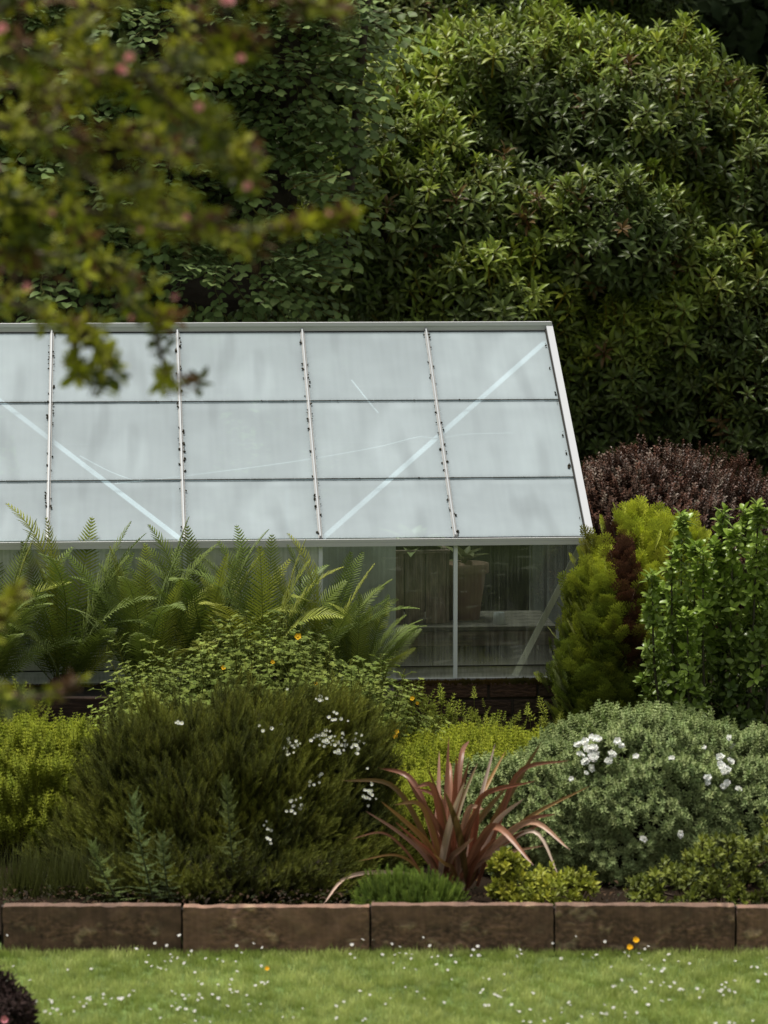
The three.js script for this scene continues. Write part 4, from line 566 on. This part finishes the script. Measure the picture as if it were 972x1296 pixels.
{ // ferns along the greenhouse, in a raised strip behind a dark wall of old boards
  const w0 = P(-120, 870, 13.5), w1 = P(512, 870, 13.55), t = thing('retaining_wall', 'low dark brown wall of old planks holding the raised strip of ferns', 'wall', w0.clone().setY(0), Math.atan2(-(w1.z - w0.z), w1.x - w0.x)), L = Math.hypot(w1.x - w0.x, w1.z - w0.z);
  const bt = dataTex(256, 64, (x, y) => { const k = 0.75 + 0.2 * N3.noise(x * 6, y * 18, 3) + 0.2 * fbm(x * 20, y * 6); return [k, k, k]; });
  const bm = [[0.05, 0.027, 0.018], [0.042, 0.024, 0.017], [0.06, 0.033, 0.022]].map((c) => std({ color: c, map: bt, bumpMap: bt, bumpScale: 0.004, roughness: 1 }));
  for (let r = 0; r < 4; r++) { let x = 0; const cut = r % 2 ? [0.7, 1.5, L] : [1.1, L]; for (const e of cut) { mesh('plank', new RoundedBoxGeometry(e - x - 0.006, 0.106, 0.045, 1, 0.006), bm[(r + cut.indexOf(e)) % 3], t).position.set((e + x) / 2, 0.37 - r * 0.111, R(-0.004, 0.004)); x = e; } }
  mesh('soil', box(0, L, 0, 0.405, -0.42, -0.026), std({ map: soilTex, roughness: 1, color: [0.5, 0.5, 0.5] }), t);
  const mat = leafMat({ transmission: 0.25, clearcoat: 0.35, clearcoatRoughness: 0.4 });
  const pinna = (L, W, c) => { const n = 6, pos = [], col = [], idx = []; for (let i = 0; i <= n; i++) { const t = i / n, w = W / 2 * Math.pow(1 - t, 0.55) * Math.min(1, 0.7 + t * 3) * (i % 2 ? 0.8 : 1.05), y = t * L, z = -0.9 * t * t * L * 0.25, o = i % 2 ? 0 : 0.12 * W; pos.push(-w, y + o, z - 0.1 * w, 0, y, z + 0.0015, w, y + o, z - 0.1 * w); col.push(...c, ...c.map((x) => x * 1.1), ...c); if (i) { const b = i * 3 - 3; idx.push(b, b + 1, b + 3, b + 1, b + 4, b + 3, b + 1, b + 2, b + 4, b + 2, b + 5, b + 4); } } return finish(pos, col, idx); };
  const frond = (H, W, arch, tone) => { // along +y, curving towards -z (outwards), upper side +z... 
    const gs = [], n = 40, y0 = 0.12, pts = []; let a = 0, p = V(0, 0, 0);
    for (let i = 0; i <= 30; i++) { pts.push(p.clone()); p.add(V(0, Math.cos(a), -Math.sin(a)).multiplyScalar(H / 30)); a += arch / 30 * (0.3 + 1.6 * (i / 30) ** 1.5); }
    const cv = new THREE.CatmullRomCurve3(pts), st = tube(pts.filter((_, i) => i % 3 === 0), 0.0035, 0.0008, 4, 20); paint(st, tone.map((x) => x * 0.8)); gs.push(st);
    for (let i = 0; i < n; i++) {
      const u = y0 + (1 - y0) * Math.pow(i / n, 0.95), q = cv.getPoint(u), tg = cv.getTangent(u), up = V(1, 0, 0).cross(tg).normalize(), v = (u - y0) / (1 - y0), L = W * 0.55 * Math.pow(Math.sin(Math.PI * Math.pow(lerp(0.22, 1, v), 0.85)), 0.8) + 0.006;
      for (const s of [-1, 1]) { const d = V(s, 0, 0).addScaledVector(tg, 0.42 + 0.5 * v + 0.08 * G()).addScaledVector(up, 0.3 + 0.22 * G()); gs.push(pinna(L * R(0.92, 1.05), R(0.0085, 0.011), mix(tone, tone.map((x) => x * 1.35), v * 0.6 + 0.2 * G())).applyMatrix4(frame(q, d, up))); }
    }
    return mergeGeometries(gs);
  };
  const kinds = Array.from({ length: 14 }, (_, k) => frond(0.74 * R(0.92, 1.08), R(0.17, 0.23), [0.35, 0.75, 1.2, 1.7][k % 4] * R(0.85, 1.15), tinted(k % 3 ? [0.105, 0.15, 0.022] : [0.22, 0.25, 0.03], 0.12)));
  const plants = [[-15, 1.06, 'tall upright fern at the far left edge'], [82, 1.04, 'arching fern with pale drooping fronds left of the tallest ferns'], [185, 1.0, 'upright yellow-green fern left of the tallest one'], [262, 1.02, 'tallest fern, reaching the greenhouse eave'], [335, 1.0, 'yellow-green fern right of the tallest fern'], [396, 0.86, 'dense dark fern leaning right below the third wall bar'], [452, 0.62, 'small thin fern at the right end of the fern row']];
  plants.forEach(([px, s, label], k) => {
    const z = 13.74 + (k % 2) * 0.1, b = P(px, 860, z).setY(0.42), t = thing('fern', label, 'fern', b, 0, 'ferns in front of the greenhouse'), n = 25, lean = k > 4 ? 0.28 : k === 1 ? 0.2 : 0.02;
    for (let i = 0; i < n; i++) {
      const a = i * 2.4 + R(-0.3, 0.3), out = (i < 10 ? 0.12 : i < 18 ? 0.42 : 0.8) * R(0.7, 1.25), d = V(Math.cos(a) * out + lean * R(0.4, 1.4), 1, Math.sin(a) * out * 0.85 + 0.04), sc = s * (i < 10 ? R(0.9, 1.03) : i < 18 ? 0.88 : 0.66) * R(0.9, 1.08) * 1.0;
      mesh('frond', kinds[(k * 5 + i) % 14], mat, t).applyMatrix4(frame(V(Math.cos(a) * 0.04, 0, Math.sin(a) * 0.04), d, V(-Math.cos(a), 0.15, -Math.sin(a)).add(V(0, 0, i % 2 ? 0.9 : 0.2)), sc));
    }
    mesh('crown', new THREE.IcosahedronGeometry(0.07, 2).scale(1, 0.8, 1), std({ color: [0.05, 0.03, 0.02], roughness: 1 }), t);
  });
}

// ---------------------------------------------------------------- lawn: grass, daisies
{
  const gs = []; for (let i = 0; i < 16; i++) { const k = R(0.8, 1.2); gs.push(leaf(R(0.025, 0.05), R(0.0022, 0.0035), { n: 3, prof: blade, curl: R(0.2, 1.1), fold: 0.3, c: [0.75 * k, 0.75 * k, 0.7 * k], c2: [1.15 * k, 1.12 * k, k] }).applyMatrix4(frame(V(R(-0.02, 0.02), 0, R(-0.02, 0.02)), V(G() * 0.7, 1, G() * 0.7), V(G(), 0, 1)))); }
  const g = mergeGeometries(gs), n = 34000, im = new THREE.InstancedMesh(g, glossy({ transmission: 0.3, clearcoat: 0.45, clearcoatRoughness: 0.35 }), n), col = new THREE.Color();
  for (let i = 0; i < n; i++) {
    const edge = i < 1500, x = R(-2.7, 2.7), z = edge ? -10.59 + R(-0.03, 0.03) : -R(7.9, 10.6), k = 0.6 * fbm(x * 3, z * 3) + 0.6 * fbm(x * 11, z * 11);
    im.setMatrixAt(i, frame(V(x, -0.004, z), V(G() * 0.15, 1, G() * 0.15), V(G(), 0, G()), edge ? R(0.4, 0.75) : R(0.4, 0.95) * (1 + 0.4 * k), R(0, 6)));
    im.setColorAt(i, col.setRGB(...tinted(mix([0.25, 0.335, 0.07], [0.54, 0.61, 0.24], clamp(0.45 + k * 0.9 + 0.4 * G(), 0, 1)), 0.2)));
  }
  im.name = 'grass'; im.castShadow = im.receiveShadow = true; scene.add(im); tag(im, 'short bright green lawn grass in front of the edging', 'grass'); im.userData.kind = 'stuff';
  // daisies
  const bloom = flowerGeo(13, 0.0085, 0.0036, [0.6, 0.6, 0.58], [0.6, 0.4, 0.03], 0.12), stalk = tube([V(0, -0.045, 0), V(0.003, -0.02, 0), V(0, 0, 0)], 0.0009, 0.0007, 4, 4); paint(stalk, [0.1, 0.14, 0.05]);
  const dg = mergeGeometries([bloom, stalk]), dm = leafMat({ transmission: 0.2 }), first = mesh('daisy', dg, dm);
  tag(first, 'small white daisy open in the short lawn grass', 'daisy', 'white daisies in the lawn');
  const put = (o, p, h, s, dir) => { o.position.copy(p).setY(h); o.quaternion.setFromUnitVectors(UP, dir.normalize()); o.scale.setScalar(s); };
  for (let i = 0; i < 296; i++) {
    const o = i ? first.clone() : first; if (i) { o.name = numbered('daisy'); scene.add(o); }
    const near = i < 48; let d, x; for (let k = 0; k < 8; k++) { d = near ? 10.52 - Math.abs(G()) * 0.1 : lerp(10.5, 9.45, Math.pow(rnd(), 0.85)); x = (R(-10, 982) - 486) / F * d; if (N3.noise(x * 2.6, d * 3.2, 1) + 0.25 * G() > 0.02) break; }
    put(o, V(x, 0, -d), near && rnd() < 0.45 ? R(0.04, 0.085) : R(0.014, 0.03), R(0.4, 0.9), V(G() * 0.9, 0.9, 0.4 + G() * 0.7));
  }
  const yg = mergeGeometries([flowerGeo(16, 0.013, 0.005, [0.8, 0.42, 0.015], [0.75, 0.35, 0.01], 0.35), stalk.clone().scale(1.3, 2.2, 1.3)]);
  for (const [px, py, d, s, label] of [[805, 1190, 10.5, 1, 'taller orange-yellow dandelion in front of the right edging block'], [797, 1199, 10.48, 0.95, 'shorter orange-yellow dandelion just left of the taller one'], [338, 1226, 10.25, 0.7, 'yellow buttercup low in the lawn left of centre']]) { const o = mesh('yellow_lawn_flower', yg, dm); o.position.copy(P(px, py, d)); o.quaternion.setFromUnitVectors(UP, V(G() * 0.3, 0.7, 0.8).normalize()); o.scale.setScalar(s); tag(o, label, 'dandelion'); if (label.includes('buttercup')) o.userData.category = 'buttercup'; }
}

// ---------------------------------------------------------------- near the camera: blossom tree, dark shrub
{
  const b = V(-1.75, 0, -5.7), t = thing('blossom_tree', 'tree with yellow-green and bronze leaves and pink blossom hanging close in at the upper left', 'tree', b);
  const bark = std({ color: [0.09, 0.065, 0.05], roughness: 1 });
  const fork = V(-1.6, 2.2, -5.7), q = (x, y, d = 5.6) => P(x, y, d);
  mesh('trunk', tube([b, b.clone().add(V(0.05, 1.1, 0)), fork, V(-1.5, 3.6, -5.8)].map((p) => p.clone().sub(b)), 0.09, 0.04, 10), bark, t);
  const limbs = [ // limb through pixels, out of the fork beyond the left edge
    [[-260, -20], [-60, 40], [60, 75], [180, 95], [290, 60], [320, 60]], [[-260, 130], [-80, 150], [60, 170], [180, 190], [300, 200], [330, 240]], [[-260, 200], [-60, 240], [90, 265], [230, 290], [380, 285], [452, 272]],
    [[-260, 330], [-80, 350], [40, 395], [110, 420], [140, 470]], [[90, 265], [120, 330], [190, 395], [225, 410]], [[-60, 40], [60, -10], [200, -20], [340, -5], [420, 8]], [[60, 75], [110, 20], [150, -20]], [[60, 170], [90, 110], [140, 60]],
    [[180, 190], [215, 130], [235, 60], [240, 0]], [[-80, 350], [20, 320], [100, 330], [180, 350]], [[60, 170], [110, 225], [190, 250], [300, 305]], [[-260, 560], [-120, 720], [-20, 800], [10, 770], [45, 715]], [[-120, 720], [-40, 850], [30, 885], [105, 862]], [[110, 420], [90, 450], [105, 480], [135, 488]], [[190, 395], [205, 450], [215, 487], [252, 480]], [[180, 95], [240, 150], [290, 180]], [[-80, 150], [10, 110], [70, 120]], [[-80, 150], [0, 230], [30, 290], [20, 350]]];
  const cv = limbs.map((l, i) => { const d = 5.45 + (i % 5) * 0.14; return new THREE.CatmullRomCurve3(l.map(([x, y], k) => q(x, y, d + (k % 2) * 0.06))); });
  cv.forEach((c, i) => { const main = limbs[i][0][0] === -260, pts = c.points.map((p) => p.clone().sub(b)); mesh('branch', tube(main ? [fork.clone().sub(b), ...pts] : pts, main ? 0.02 : 0.006, 0.0022, 6), bark, t); });
  const lg = [0, 1, 2, 3].map((k) => leaf(R(0.034, 0.044), R(0.015, 0.02), { n: 4, curl: R(0.3, 1), fold: 0.35, c: [0.9, 0.9, 0.8], c2: [1.05, 1.05, 1], prof: oval, stalk: 0.12 })), spr = sprig(lg, rosette(0, 4, 6, -0.1, 1.0), [stemGeo(V(0, -0.03, 0), V(0, 0, 0), 0.0014, [0.6, 0.4, 0.3])]);
  const pl = [], dense = [1, 1, 0.9, 0.75, 0.6, 1, 0.9, 0.9, 1, 0.8, 0.8, 0.4, 0.5, 0.55, 0.4, 0.9, 1, 1];
  cv.forEach((c, i) => { const L = c.getLength(), n = Math.round(L / 0.0085 * dense[i]); for (let k = 0; k < n; k++) {
    const u = Math.pow(rnd(), 0.8), p = c.getPoint(u), tg = c.getTangent(u), r = i > 10 && i < 15 ? 0.014 : i === 4 || i === 3 ? 0.034 : 0.055, o = V(G() * r, G() * r * 0.9, G() * 0.09);
    if (i === 2 && u > 0.72) o.multiplyScalar(0.4);
    const [x] = pixel(p.clone().add(o)); if (x > 330 && i !== 2 && i !== 5) continue;
    const y = rnd(); pl.push({ m: local(t, p.add(o), tg.clone().multiplyScalar(0.5).add(o.clone().multiplyScalar(12)).add(V(0, 0.6 + G() * 0.4, 0)), V(0, 0.6, 0.7), R(0.6, 1.0), R(0, 6)), tint: y < 0.56 ? tinted(mix([0.17, 0.185, 0.014], [0.38, 0.39, 0.03], rnd()), 0.15) : y < 0.78 ? tinted([0.12, 0.06, 0.03], 0.25) : tinted([0.075, 0.09, 0.02], 0.2) }); } });  // brown and dark tints: bronze leaves, and shade put into the leaf colour
  foliage(t, spr, pl, glossy({ clearcoat: 0.3, transmission: 0.35 }), 300);
  const fg = [0, 1].map(() => mergeGeometries([flowerGeo(8, 0.016, 0.016, [0.72, 0.36, 0.38], [0.6, 0.3, 0.2], 0.7), flowerGeo(6, 0.011, 0.012, [0.78, 0.38, 0.4], [0.6, 0.3, 0.2], 1.3).translate(0, 0.003, 0)]));
  for (const [x, y, s] of [[152, 90, 1.1], [164, 74, 0.9], [287, 2, 1.3], [305, 75, 0.8], [252, 137, 0.9], [315, 237, 0.9], [237, 276, 0.7], [415, 271, 0.6], [36, 365, 0.9], [168, 403, 0.6], [222, 377, 0.6], [3, 38, 1.1], [450, 268, 0.4], [65, 270, 0.6], [178, 292, 0.5]]) mesh('pink_blossom', pick(fg), petalMat, t).applyMatrix4(local(t, q(x, y, 5.4), V(G() * 0.8, 0.5, 1), UP, s * 0.75, R(0, 6)));
}
{ // dark low shrub in the bottom left corner
  const g = [0, 1].map(() => leaf(R(0.03, 0.04), R(0.01, 0.014), { n: 3, curl: 0.6 })), spots = rosette(0, 2, 9, -0.1, 1.1), ls = [lump(-25, 1282, 9.6, 0.14, 0.12, 0.14), lump(12, 1292, 9.5, 0.08, 0.08, 0.1), lump(-60, 1265, 9.6, 0.15, 0.16, 0.15)], b = ls[0].c.clone().setY(0);
  const t = woody('dark_shrub', 'low dark purple-brown shrub cut off by the bottom left corner of the lawn', 'shrub', b, ls, [[[b.clone(), ls[0].c.clone()], 0.012, 0.006]], [0.04, 0.03, 0.025]);
  darkHull(t, ls, 0.8);
  foliage(t, sprig(g, spots, []), onLumps(ls, 900, { layers: [1.05, 1, 0.9], far: 0.6 }).map(({ p, n }) => ({ m: local(t, p, n.clone().add(V(G() * 0.5, 0.6, G() * 0.5)), V(0, 0, 1), R(0.5, 0.9), R(0, 6)), tint: tinted([0.03, 0.018, 0.016], 0.3) })), leafMat({ transmission: 0.1 }));
  mesh('pink_blossom', flowerGeo(8, 0.014, 0.013, [0.6, 0.22, 0.26], [0.5, 0.25, 0.2], 0.6), petalMat, t).applyMatrix4(local(t, P(6, 1291, 9.38), V(0, 0.5, 1), UP));
}
renderer.render(scene, camera);
